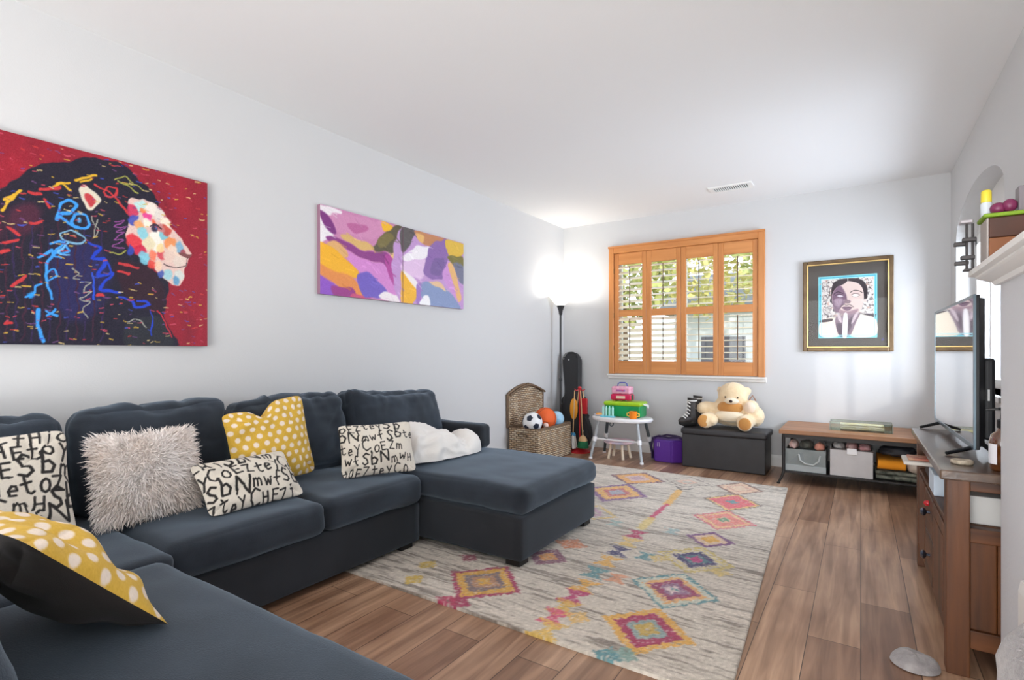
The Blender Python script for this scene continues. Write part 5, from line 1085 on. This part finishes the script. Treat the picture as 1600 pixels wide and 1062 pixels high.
M_boot = mat('boot_black', (38, 36, 38), .55, col2=(66, 62, 60), scale=30); M_lace = mat('boot_white', (226, 224, 220), .7)
def boot(loc, R, label):
    t = thing('roller_skate', label, 'shoe', loc, group='pair of black and white boots')
    T = R
    A = [(0, .02, .05), (0, .01, .12), (0, 0, .20)]
    g = MB(); g.tube([T @ Vector(p) for p in [(0, .03, .015), (0, .02, .06), (0, .015, .12), (0, .02, .18), (0, .024, .205)]], [.036, .042, .038, .043, .047], 14); g.build('shaft', M_boot, t, smooth=True)
    g = MB(); g.tube([T @ Vector(p) for p in [(0, .065, .034), (0, .02, .04), (0, -.05, .036), (0, -.105, .03), (0, -.13, .026)]], [.02, .038, .036, .03, .012], 14); g.build('toe_box', M_boot, t, smooth=True)
    g = MB(); g.tube([T @ Vector(p) for p in [(0, .065, .008), (0, 0, .006), (0, -.07, .006), (0, -.125, .012)]], [.022, .026, .028, .014], 10); g.build('sole', mat('boot_sole', (26, 25, 26), .7), t)
    g = MB()
    for k in range(6):
        y, z = ((-.078, .060), (-.058, .074), (-.040, .092), (-.029, .118), (-.028, .146), (-.026, .172))[k]
        g.tube([T @ Vector(p) for p in ((-.030, y + .016, z - .010), (-.012, y - .003, z + .002), (.012, y - .003, z + .002), (.030, y + .016, z - .010))], .006, 6)
    g.tube([T @ Vector((.047 * math.cos(a), .022 + .047 * math.sin(a), .185)) for a in np.linspace(0, 2 * PI, 20)[:-1]], .006, 6, closed=True)
    g.build('laces', M_lace, t)
RZ = lambda a: Matrix.Rotation(math.radians(a), 3, 'Z')
boot((-1.447, 5.475, .414), RZ(-52) @ Matrix.Diagonal((1, .92, 1.3)), 'black boot with white laces standing at the left end of the black bench')
boot((-1.44, 5.67, .414), RZ(-50) @ Matrix.Diagonal((1, .92, 1.35)), 'black boot with white laces half hidden behind its pair on the bench')

def teddy():
    t = thing('teddy_bear', 'large cream teddy bear with tan belly and foot pads sitting on the black bench', 'teddy bear', (-1.075, 5.60, .412))
    M_cr = mat('plush_cream', (242, 220, 184), .95, col2=(234, 204, 160), scale=9, bump=.9, bscale=150, sheen=.5, sheen_tint=(1, .95, .85)); M_tan = mat('plush_tan', (206, 150, 80), .95, col2=(190, 128, 62), scale=10, bump=.8, bscale=150, sheen=.3)
    M_lt = mat('plush_pale', (240, 224, 196), .95, bump=.8, bscale=150, sheen=.4)
    g = MB(); 
    g.ball((0, .02, .13), (.215, .125, .135), 32); g.ball((.0, .02, .21), (.165, .115, .10), 28)
    g.ball((.015, -.005, .308), (.142, .12, .128), 36)
    for s_ in (-1, 1):
        g.ball((s_ * .128 + .015, .03, .35), (.034, .028, .04), 20)
    g.ball((-.205, -.03, .175), (.115, .062, .06), 24, Matrix.Rotation(.12, 4, 'Y')); g.ball((-.265, -.05, .165), (.062, .058, .06), 24)
    g.ball((.185, -.045, .19), (.075, .075, .08), 24); g.ball((.215, 0, .11), (.085, .09, .10), 24)
    g.ball((-.18, -.12, .065), (.075, .13, .066), 24, Matrix.Rotation(.35, 4, 'Z')); g.ball((.15, -.11, .065), (.078, .14, .066), 24, Matrix.Rotation(-.15, 4, 'Z'))
    g.ball((-.20, -.20, .062), (.068, .055, .075), 24, Matrix.Rotation(.35, 4, 'Z')); g.ball((.158, -.215, .058), (.072, .05, .075), 24)
    b = g.build('body', M_cr, t)
    md = b.modifiers.new('r', 'REMESH'); md.mode = 'VOXEL'; md.voxel_size = .009; md.use_smooth_shade = True
    s_ = b.modifiers.new('s', 'SMOOTH'); s_.iterations = 6; s_.factor = .6
    tx = bpy.data.textures.new('fluff', 'CLOUDS'); tx.noise_scale = .018; d = b.modifiers.new('d', 'DISPLACE'); d.texture = tx; d.strength = .007
    MB().ball((.0, -.055, .185), (.125, .07, .078), 28).build('belly', M_tan, t, smooth=True)
    MB().ball((0, -.09, .105), (.14, .05, .06), 28).build('lower_belly', M_lt, t, smooth=True)
    MB().ball((.02, -.112, .258), (.066, .045, .034), 24).build('muzzle', M_lt, t, smooth=True)
    MB().ball((.022, -.156, .258), (.017, .011, .014), 16).build('nose', mat('nose_dark', (52, 30, 24), .35), t, smooth=True)
    for x, z in ((-.036, .296), (.078, .292)): MB().ball((x, -.118, z), (.0085, .006, .0085), 12).build('eye', mat('eye_brown', (70, 44, 30), .2), t, smooth=True)
    MB().ball((-.214, -.247, .062), (.052, .016, .06), 24, Matrix.Rotation(.35, 4, 'Z')).build('foot_pad', M_tan, t, smooth=True)
    MB().ball((.165, -.258, .058), (.056, .014, .058), 24).build('foot_pad', M_tan, t, smooth=True)
    MB().ball((.183, -.075, .195), (.058, .052, .062), 24).build('paw', mat('paw_blush', (238, 214, 190), .95, bump=.6, bscale=150, sheen=.3), t, smooth=True)
    g = MB(); g.tube([(.165, -.035, .262), (.195, -.02, .315), (.225, -.02, .262)], .0055, 6); g.build('ribbon', mat('ribbon_brown', (150, 96, 60), .6), t)
teddy()

# ------------------------------------------------------------------ low table with storage bins
ct = thing('coffee_table', 'low wooden table with black metal legs and lower shelf against the back wall', 'table', (0, 5.515, 0))
M_top = wood('table_walnut', (172, 120, 78), (132, 86, 52), .4, 'X', 5)
M_metal = mat('metal_dark', (46, 43, 42), .45, metal=.5)
MB().box(-.60, .60, -.365, .365, .435, .47, bev=.004).build('tabletop', M_top, ct)
g = MB(); g.box(-.575, .575, -.345, .345, .40, .434).build('apron', M_metal, ct)
MB().box(-.56, .57, -.345, .33, .095, .112, bev=.003).build('shelf', M_metal, ct)
for sx_ in (-1, 1):
    for sy_ in (-1, 1):
        x = sx_ * .565; y = sy_ * .335
        g = MB(); g.tube([(x, y, .43), (x, y, .10), (x + sx_ * .012, y + sy_ * .015, .06), (x + sx_ * .035, y + sy_ * .04, .012)], [.014, .013, .011, .009], 10).lathe([(.014, 0), (.014, .012), (0, .012)], (x + sx_ * .036, y + sy_ * .041, 0), 12); g.build('leg', M_metal, ct, smooth=True)
def cloth_lump(name, label, c, r, m, seed, cat='clothes', group=None, amp=.22, sq=1.6):
    g = MB(); g.ball((0, 0, 0), (1, 1, 1), 36); me_o = g.build(name, m, None, smooth=True)
    for v in me_o.data.vertices:
        p = v.co.copy(); k = 1 + amp * noise.noise(p * 1.8 + Vector((seed * 5.1, 0, 0))) + amp * .45 * (1 - abs(noise.noise(p * 4 + Vector((0, seed * 3.3, 0)))) * 2)
        v.co = Vector((p.x * k * r[0], p.y * k * r[1], max(p.z * k, -.75) * r[2]))
    me_o.location = c; return tag(me_o, label, cat, group)
# grey canvas tote
M_grey = mat('grey_canvas', (150, 156, 154), .85, col2=(128, 134, 132), scale=8, bump=.3, bscale=240)
t1 = thing('storage_tote', 'grey fabric tote bin stuffed with clothes at the left of the low table shelf', 'bin', (-.40, 5.36, .1125))
g = MB(); hx, hy = .152, .16
g.box(-hx, hx, -hy, -hy + .006, 0, .19).box(-hx, hx, hy - .006, hy, 0, .20).box(-hx, -hx + .006, -hy + .006, hy - .006, 0, .195).box(hx - .006, hx, -hy + .006, hy - .006, 0, .195).box(-hx + .006, hx - .006, -hy + .006, hy - .006, 0, .006); g.build('tote_body', M_grey, t1)
g = MB(); g.tube([(-.05, -.163, .15), (-.04, -.166, .10), (.0, -.168, .07), (.06, -.168, .065), (.10, -.166, .10), (.11, -.163, .15)], .007, 8); g.build('handle', mat('tote_strap', (186, 190, 188), .7), t1)
g = MB(); g.box(-hx - .003, hx + .003, -hy - .008, -hy - .001, .0, .055, bev=.003); g.build('bottom_band', mat('tote_band', (168, 174, 174), .7), t1)
g = MB(); g.prism([(-.13, .07), (-.04, .16), (-.02, .16), (-.0, .07)], -hy - .003, -hy - .0005, 'Y'); g.build('fold_patch', mat('tote_fold', (132, 138, 138), .8), t1)
PK, DK, WH = mat('cloth_pink', (232, 178, 172), .9, col2=(240, 220, 212), scale=22), mat('cloth_dark', (44, 46, 42), .9, col2=(150, 150, 138), scale=14), mat('cloth_white', (222, 220, 216), .9, col2=(180, 172, 170), scale=18)
cloth_lump('folded_clothes', 'pink cloth spilling from the left corner of the grey tote bin', (-.497, 5.33, .325), (.034, .09, .04), PK, 1)
cloth_lump('folded_clothes', 'dark patterned cloth on top of the grey tote bin', (-.40, 5.34, .33), (.048, .10, .038), DK, 2)
cloth_lump('folded_clothes', 'coral cloth at the right corner of the grey tote bin', (-.298, 5.29, .325), (.038, .055, .035), mat('cloth_coral', (244, 168, 146), .9), 3)
cloth_lump('folded_clothes', 'white cloth at the back of the grey tote bin', (-.31, 5.44, .33), (.05, .055, .036), WH, 4)
# off white bin
M_bin = mat('bin_linen', (206, 202, 200), .75, col2=(194, 190, 188), scale=9, bump=.2, bscale=260)
t2 = thing('storage_bin', 'off-white square fabric bin with a white tag in the middle of the shelf', 'bin', (-.067, 5.36, .1125))
g = MB(); hx, hy = .15, .165
g.box(-hx, hx, -hy, -hy + .008, 0, .225, bev=.002).box(-hx, hx, hy - .008, hy, 0, .225).box(-hx, -hx + .008, -hy + .008, hy - .008, 0, .225).box(hx - .008, hx, -hy + .008, hy - .008, 0, .225).box(-hx + .008, hx - .008, -hy + .008, hy - .008, 0, .006); g.build('bin_body', M_bin, t2)
g = MB(); g.box(-.155, .155, -hy - .001, -hy + .010, .217, .226); g.build('rim_binding', mat('bin_rim', (84, 74, 72), .8), t2)
g = MB(); g.box(-.03, .04, -hy - .006, -hy - .001, .185, .235, bev=.002); g.build('tag', mat('tag_white', (240, 238, 236), .6), t2)
cloth_lump('folded_clothes', 'pale grey cloth at the left of the off-white bin', (-.156, 5.33, .342), (.040, .08, .036), WH, 6)
cloth_lump('folded_clothes', 'blush cloth in the middle of the off-white bin', (-.064, 5.33, .345), (.040, .08, .038), mat('cloth_blush', (230, 202, 196), .9, col2=(216, 150, 150), scale=16), 7)
cloth_lump('folded_clothes', 'rosy pink cloth at the right of the off-white bin', (.027, 5.33, .342), (.040, .08, .036), mat('cloth_rose', (226, 150, 154), .9, col2=(236, 196, 194), scale=16), 8)
# right end of the shelf
def fold(name, label, x0, x1, y0, y1, z0, h, m, n=3, cat='blanket'):
    """a blanket folded over n times, rounded fold to the front"""
    P = []; t_ = h / (2 * n)
    for k in range(n):
        z = z0 + t_ * (2 * k + 1)
        prof_ = [(y1, z - t_ * .9)] + [(y0 + t_ * (1 - math.sin(a)), z - t_ * .9 * math.cos(a)) for a in np.linspace(0, PI, 9)] + [(y1, z + t_ * .9)]
        P.append(prof_)
    g = MB()
    for p in P: g.prism(p, x0, x1, 'X')
    o = g.build(name, m, None, angle=40)
    for v in o.data.vertices: v.co += Vector((.01, .012, .004)) * noise.noise(v.co * 14)
    return tag(o, label, cat)
fold('folded_blanket', 'dark green patterned blanket folded at the bottom right of the shelf', .10, .40, 5.22, 5.6, .114, .075, mat('cloth_camo', (52, 58, 48), .95, col2=(140, 142, 128), scale=22, contrast=.35), 2)
g = MB(); c = []
for (y, z) in [(5.60, .20), (5.20, .205), (5.185, .225), (5.20, .262), (5.30, .275), (5.6, .27)]: c.append((y, z))
fold('folded_towel', 'orange towel folded on the dark green blanket', .115, .30, 5.20, 5.6, .196, .082, mat('cloth_orange', (238, 150, 28), .9, bump=.5, bscale=160), 1, 'towel')
cloth_lump('rolled_bag', 'beige rolled bag beside the orange towel on the shelf', (.375, 5.30, .235), (.07, .12, .062), mat('bag_beige', (206, 192, 176), .8), 9, 'bag', amp=.15)
cloth_lump('black_bag', 'black bag on top of the orange towel on the shelf', (.25, 5.37, .335), (.115, .12, .048), mat('bag_black', (34, 34, 38), .6, col2=(64, 64, 72), scale=9), 10, 'bag', amp=.25)
# clear acrylic tray on the table
at_ = thing('acrylic_tray', 'clear acrylic tray with cream papers on the low table', 'tray', (0, 5.45, .4705))
M_acr = thin_glass('acrylic', (.80, .84, .80), .05)
g = MB(); g.box(-.225, .22, -.085, -.08, 0, .075).box(-.225, .22, .08, .085, 0, .075).box(-.225, -.22, -.08, .08, 0, .075).box(.215, .22, -.08, .08, 0, .075).box(-.22, .215, -.08, .08, 0, .004); g.build('tray_walls', M_acr, at_)
g = MB(); g.tube([(-.225, -.085, .076), (.22, -.085, .076), (.22, .085, .076), (-.225, .085, .076)], .003, 6, closed=True)
for x, y in ((-.225, -.085), (.22, -.085), (.22, .085), (-.225, .085)): g.cyl((x, y, .0), (x, y, .076), .003, seg=6)
g.build('edge_trim', mat('acrylic_edge', (150, 150, 140), .3), at_)
o = fold('paper_stack', 'cream and yellow papers lying in the acrylic tray', -.15, .16, 5.39, 5.51, .476, .055, mat('cream_paper', (236, 228, 206), .8, col2=(222, 196, 130), scale=10), 3, 'paper')

# ------------------------------------------------------------------ TV console
M_con = wood('rustic_pine_z', (116, 68, 32), (54, 29, 12), .5, 'Z', 5); M_cony = wood('rustic_pine_y', (112, 68, 36), (54, 31, 16), .5, 'Y', 5); M_conx = wood('rustic_pine_x', (116, 68, 32), (56, 30, 13), .5, 'X', 5)
M_contop = wood('rustic_top', (104, 82, 66), (58, 44, 36), .28, 'Y', 5, coat=.25)
M_knob = mat('knob_steel', (92, 98, 112), .25, metal=.9)
co = thing('tv_console', 'rustic brown wooden tv console with drawers and open shelf on the right wall', 'tv stand', (.44, 3.05, 0))
def C(name, x0, x1, y0, y1, z0, z1, m, bev=.003, parent=None):
    o = MB().box(x0, x1, y0, y1, z0, z1, bev=bev).build(name, m, None); return adopt(o, parent or co)
C('tabletop', .234, .640, 2.400, 3.66, .694, .728, M_contop, .005)
for x0 in (.255, .57):
    for y0 in (2.43, 3.565): C('post', x0, x0 + .065, y0, y0 + .065, 0, .694, M_con)
# near side panel
C('rail', .32, .57, 2.44, 2.485, .655, .694, M_conx); C('rail', .32, .57, 2.44, 2.485, .475, .525, M_conx); C('rail', .32, .57, 2.44, 2.485, .10, .165, M_conx)
C('side_plank', .32, .3945, 2.452, 2.475, .165, .475, M_con, .004); C('side_plank', .3955, .47, 2.452, 2.475, .165, .475, M_con, .004); C('side_plank', .471, .57, 2.452, 2.475, .165, .475, M_con, .004)
C('shelf', .262, .63, 2.50, 3.56, .505, .525, M_cony); C('bottom_panel', .262, .63, 2.50, 3.56, .10, .12, M_cony); C('back_panel', .622, .636, 2.50, 3.56, .12, .694, M_con, 0)
C('far_side_panel', .32, .57, 3.59, 3.615, .12, .50, M_con)
C('divider', .275, .62, 2.88, 2.90, .12, .505, M_con); C('divider', .275, .62, 3.22, 3.24, .12, .505, M_con)
door = C('door', .258, .276, 2.50, 2.875, .125, .50, M_con); C('door_panel', .2555, .2579, 2.55, 2.825, .17, .455, M_con, 0, door)
for z0, z1 in ((.125, .31), (.318, .50)):
    dr = C('drawer', .258, .276, 2.905, 3.215, z0, z1, M_cony, .004); z = (z0 + z1) / 2 + .02
    kb = MB().lathe([(.006, 0), (.006, .012), (.017, .018), (.019, .026), (.012, .034), (0, .036)], seg=20, M=Matrix.Translation((.258, 3.0, z)) @ Matrix.Rotation(-PI / 2, 4, 'Y')).build('knob', M_knob, None, smooth=True); adopt(kb, dr)
door2 = C('door', .258, .276, 3.245, 3.555, .125, .50, M_con)
o = MB().lathe([(0, 0), (.012, .002), (.013, .012), (.006, .02), (0, .021)], seg=16, M=Matrix.Translation((.222, 3.0, .462)) @ Matrix.Rotation(-PI / 2, 4, 'Y')).build('red_sticker', M_red, None, smooth=True)
o.data.transform(Matrix.Translation((.036, .03, .0))); tag(o, 'small red toy bead stuck above the upper drawer knob of the console', 'toy')
M_boxw = mat('carton_white', (214, 212, 208), .6)
bx_ = thing('white_box', 'white box in the open top shelf at the near end of the console', 'box', (.46, 2.60, .5255))
MB().box(-.135, .15, -.09, .12, 0, .10, bev=.003).build('carton', M_boxw, bx_)
g = MB(); g.box(.09, .096, -.0915, -.0898, .045, .055).box(.11, .116, -.0915, -.0898, .042, .052); g.build('printed_mark', mat('print_dark', (70, 66, 66), .6), bx_)
g = MB(); g.box(.262, .56, 2.90, 3.10, .5255, .615, bev=.004); tag(g.build('game_box', mat('box_pale', (204, 218, 232), .5)), 'pale blue box lying in the open shelf under the middle of the tv', 'box')
tb = thing('serving_board', 'white board with red trim sticking out of the far end of the console shelf', 'board', (.36, 3.40, .5255))
MB().box(-.18, .2, -.1, .1, .055, .072, bev=.004).build('board', mat('board_white', (226, 220, 210), .5), tb); g = MB(); g.box(-.16, .1, -.06, .06, .0725, .084, bev=.004); g.build('red_trim', mat('board_red', (176, 60, 50), .6, col2=(206, 170, 140), scale=30), tb); g = MB(); g.box(-.08, .18, -.08, .08, 0, .055); g.build('board_base', mat('board_base_dark', (70, 60, 60), .6), tb)  # the board rests on a dark block

# ------------------------------------------------------------------ television
tv = thing('television', 'large flat screen television standing on the wooden console', 'tv', (.38, 3.3, .728), 0)
A0, A1 = Vector((.374, 2.75)), Vector((.353, 3.85))
ang = math.atan2(-(A1.x - A0.x), A1.y - A0.y)
TVM = Matrix.Translation((.364, 3.30, 0)) @ Matrix.Rotation(ang, 4, 'Z')
M_tvb = mat('tv_black', (26, 27, 30), .35); M_scr = mat('tv_screen', (14, 15, 17), .03, spec=.9, coat=1.0)
M_bez = mat('tv_bezel', (120, 136, 146), .3, metal=.7)
def TV(b, name, m, parent=None, **k):
    o = b.build(name, m, None, **k); o.data.transform(TVM); return adopt(o, parent or tv)
TV(MB().box(.001, .018, -.55, .55, .758, 1.372, bev=.003), 'panel', M_tvb)
TV(MB().box(-.0006, .0008, -.541, .541, .776, 1.362), 'screen', M_scr)
g = MB()
for y0, y1, z0, z1 in ((-.552, -.541, .757, 1.374), (.541, .552, .757, 1.374), (-.541, .541, .757, .776), (-.541, .541, 1.362, 1.374)): g.box(-.003, .006, y0, y1, z0, z1, bev=.001, seg=1)
TV(g, 'bezel', M_bez)
g = MB(); g.prism([(.018, -.545), (.04, -.50), (.04, .50), (.018, .545)], .77, 1.36, 'Z'); TV(g, 'rear_cover', M_tvb)
hs_ = TV(MB().box(.04, .075, -.49, .49, .79, 1.12, bev=.012), 'rear_housing', mat('tv_housing', (34, 34, 37), .5))
TV(MB().box(.05, .056, -.4935, -.489, .95, .995), 'label_sticker', mat('sticker_white', (226, 226, 226), .6), hs_)
for y in (-.49, .40):
    g = MB(); g.tube([(-.085, y - .05, .735), (.0, y, .757), (.03, y, .78), (.055, y, .757), (.14, y - .05, .735)], [.007, .009, .012, .009, .007], 8); TV(g, 'leg', M_tvb)

sb_ = thing('set_top_box', 'black media box with silver edge behind the near end of the television', 'media player', (.53, 2.62, .7282))
MB().box(-.065, .10, -.10, .10, 0, .125, bev=.004).build('box', M_tvb, sb_); g = MB(); g.box(-.067, .102, -.102, .102, .126, .136, bev=.002); g.build('silver_edge', mat('edge_silver', (150, 152, 156), .3, metal=.8), sb_)
tag(MB().box(.47, .60, 2.60, 2.70, .8645, .99, bev=.004).build('navy_box', mat('box_navy', (28, 46, 84), .5)), 'navy blue box on top of the black media box behind the television', 'box')
g = MB(); g.tube([(.41, 2.56, .734), (.40, 2.555, .76), (.392, 2.55, .80), (.40, 2.545, .84), (.425, 2.55, .858), (.45, 2.555, .85)], .005, 8); tag(g.build('white_cable', mat('cable_white', (226, 226, 226), .5), smooth=True), 'short looped white cable standing beside the amber bottle', 'cable')
ab = thing('amber_bottle', 'amber glass pump bottle with white label on the near end of the console', 'bottle', (.415, 2.49, .7285))
MB().lathe([(.03, 0), (.036, .006), (.037, .10), (.032, .125), (.016, .14), (.014, .155), (0, .155)], seg=32).build('bottle', mat('amber_glass', (84, 44, 14), .08, spec=.8, coat=1), ab, smooth=True)
g = MB(); g.lathe([(.0155, .15), (.0165, .152), (.0165, .178), (.008, .182), (.006, .21), (.012, .212), (.012, .222), (0, .223)], seg=20); g.cyl((0, 0, .217), (-.045, .005, .212), .005, .004, 10); g.build('pump_head', mat('pump_black', (24, 24, 26), .4), ab, smooth=True)
g = MB()
for k in range(9):
    a0, a1 = math.radians(165 + k * 8), math.radians(165 + (k + 1) * 8); g.bm.faces.new([g.bm.verts.new((.0376 * math.cos(a), .0376 * math.sin(a), z)) for a, z in ((a0, .025), (a1, .025), (a1, .095), (a0, .095))])
g.build('label_sticker', mat('label_white', (222, 220, 224), .6), ab)
cd = thing('scented_disc', 'small round cream patterned disc lying at the near end of the console', 'coaster', (.315, 2.565, .7285))
MB().lathe([(0, .0), (.03, 0), (.034, .004), (.034, .012), (.03, .016), (.012, .013), (0, .013)], seg=28).build('disc', mat('disc_cream', (214, 202, 180), .7, col2=(150, 132, 112), scale=60), cd, smooth=True)

# ------------------------------------------------------------------ things on the mantel
MZ = 1.428
mb = thing('wooden_crate', 'brown wooden crate with a green lid mat standing on the mantel', 'crate', (.48, 2.39, MZ))
MB().box(-.125, .14, -.055, .06, 0, .095, bev=.003).build('crate_bottom', mat('crate_orange', (150, 92, 52), .55, col2=(128, 76, 42), scale=9), mb)
MB().box(-.125, .14, -.055, .06, .096, .162, bev=.003).build('crate_top', mat('crate_dark', (84, 44, 24), .5, col2=(62, 32, 18), scale=9), mb)
MB().box(-.14, .15, -.064, .064, .163, .176, bev=.005).build('green_mat', mat('liner_green', (126, 160, 36), .7, bump=.3), mb)
MB().box(-.131, -.1255, -.056, .058, 0, .161, bev=.002).build('end_board', mat('crate_grey', (176, 166, 160), .6), mb)
CZ = MZ + .1765
vb = thing('spray_can', 'small white bottle with yellow cap at the left end of the crate on the mantel', 'bottle', (.358, 2.40, CZ))
MB().lathe([(.015, 0), (.016, .045), (.012, .052), (0, .052)], seg=20).build('bottle', mat('can_pale', (206, 212, 218), .4), vb, smooth=True); MB().lathe([(.0135, .05), (.015, .053), (.014, .088), (.009, .093), (0, .093)], seg=20).build('cap', mat('cap_yellow', (226, 206, 60), .4), vb, smooth=True)
g = MB(); g.ball((.385, 2.38, CZ + .022), (.022, .02, .02), 20); g.ball((.412, 2.37, CZ + .026), (.02, .02, .022), 16); tag(g.build('toy_car', mat('toy_maroon', (120, 40, 80), .4), smooth=True), 'maroon toy lying on the green mat of the crate', 'toy')
for x, x1, y, h_, m_, lb in ((.431, .452, 2.38, .085, mat('speaker_grey', (120, 112, 116), .5), 'grey upright box on the green mat, left of the black one'), (.456, .53, 2.38, .10, mat('speaker_dark', (52, 46, 48), .5), 'black upright box on the green mat at the right edge')):
    tag(MB().box(x, x1, y - .025, y + .025, CZ, CZ + h_, bev=.004).build('small_speaker', m_), lb, 'box')
rk = thing('clip_rack', 'dark metal stand with clips at the far tip of the mantel', 'stand', (.310, 2.425, MZ))
M_rk = mat('rack_dark', (70, 66, 66), .45, metal=.4)
g = MB(); g.cyl((0, 0, .006), (0, 0, .165), .004, seg=10).cyl((.016, 0, .006), (.016, 0, .165), .004, seg=10).box(-.010, .03, -.02, .02, 0, .007, bev=.002); g.build('posts', M_rk, rk)
for z, dx, dy in ((.03, -.014, .01), (.046, .0, -.01), (.098, -.016, .012), (.108, .004, -.012)):
    g = MB(); g.box(dx - .018, dx + .02, dy - .012, dy + .012, z - .007, z + .007, bev=.003); g.build('clip', M_rk, rk)
g = MB(); g.box(-.02, .016, -.022, .02, .165, .178, bev=.004); g.build('top_plate', mat('rack_silver', (176, 170, 174), .35, metal=.5), rk)

# ------------------------------------------------------------------ grey shaggy mat at the lower right
M_shag = mat('shag_grey', (168, 162, 160), .95, col2=(128, 122, 122), scale=26, bump=1.0, bscale=120, sheen=.3)
def shag(name, label, c, r, seed, cat, n):
    t = thing(name, label, cat, c); q = np.random.default_rng(seed)
    nu, nv = 40, 40; u, v = np.meshgrid(np.linspace(0, 2 * PI, nu), np.linspace(.02, 1, nv), indexing='ij')
    prof_ = np.clip(1 - v ** 4, 0, 1) ** .6; X = r[0] * v * np.cos(u); Y = r[1] * v * np.sin(u); Z_ = r[2] * prof_ * (1 + .12 * np.sin(3 * u + 2 * v)) + .004
    A_ = np.stack([X, Y, Z_], -1); pymesh('cushion', A_.reshape(-1, 3), grid_faces(nu, nv), M_shag, t)
    fur('pile', n, [A_], .016, .0016, M_shag, t, seed, .2)
shag('shag_mat', 'low grey shaggy mat lying on the floor in front of the console', (.165, 2.425, 0), (.075, .075, .035), 4, 'mat', 2200)
po = thing('plush_pouf', 'tall grey plush pouf at the lower right corner of the picture', 'pouf', (.455, 1.45, 0))
o = softbox('pouf_body', (.245, 1.25, .004), (.645, 1.65, .585), .12, M_shag, None, n=18, bulge=(.0, .0, .01), wr=.006); adopt(o, po)
gu, gv = np.meshgrid(np.linspace(0, 2 * PI, 40), np.linspace(.02, 1, 30), indexing='ij'); A_ = np.stack([.19 * gv * np.cos(gu), .19 * gv * np.sin(gu), .56 - .1 * gv ** 6], -1) + np.array([.445, 1.45, .03])
fur('pile', 2600, [A_], .018, .0016, M_shag, po, 8, .2)
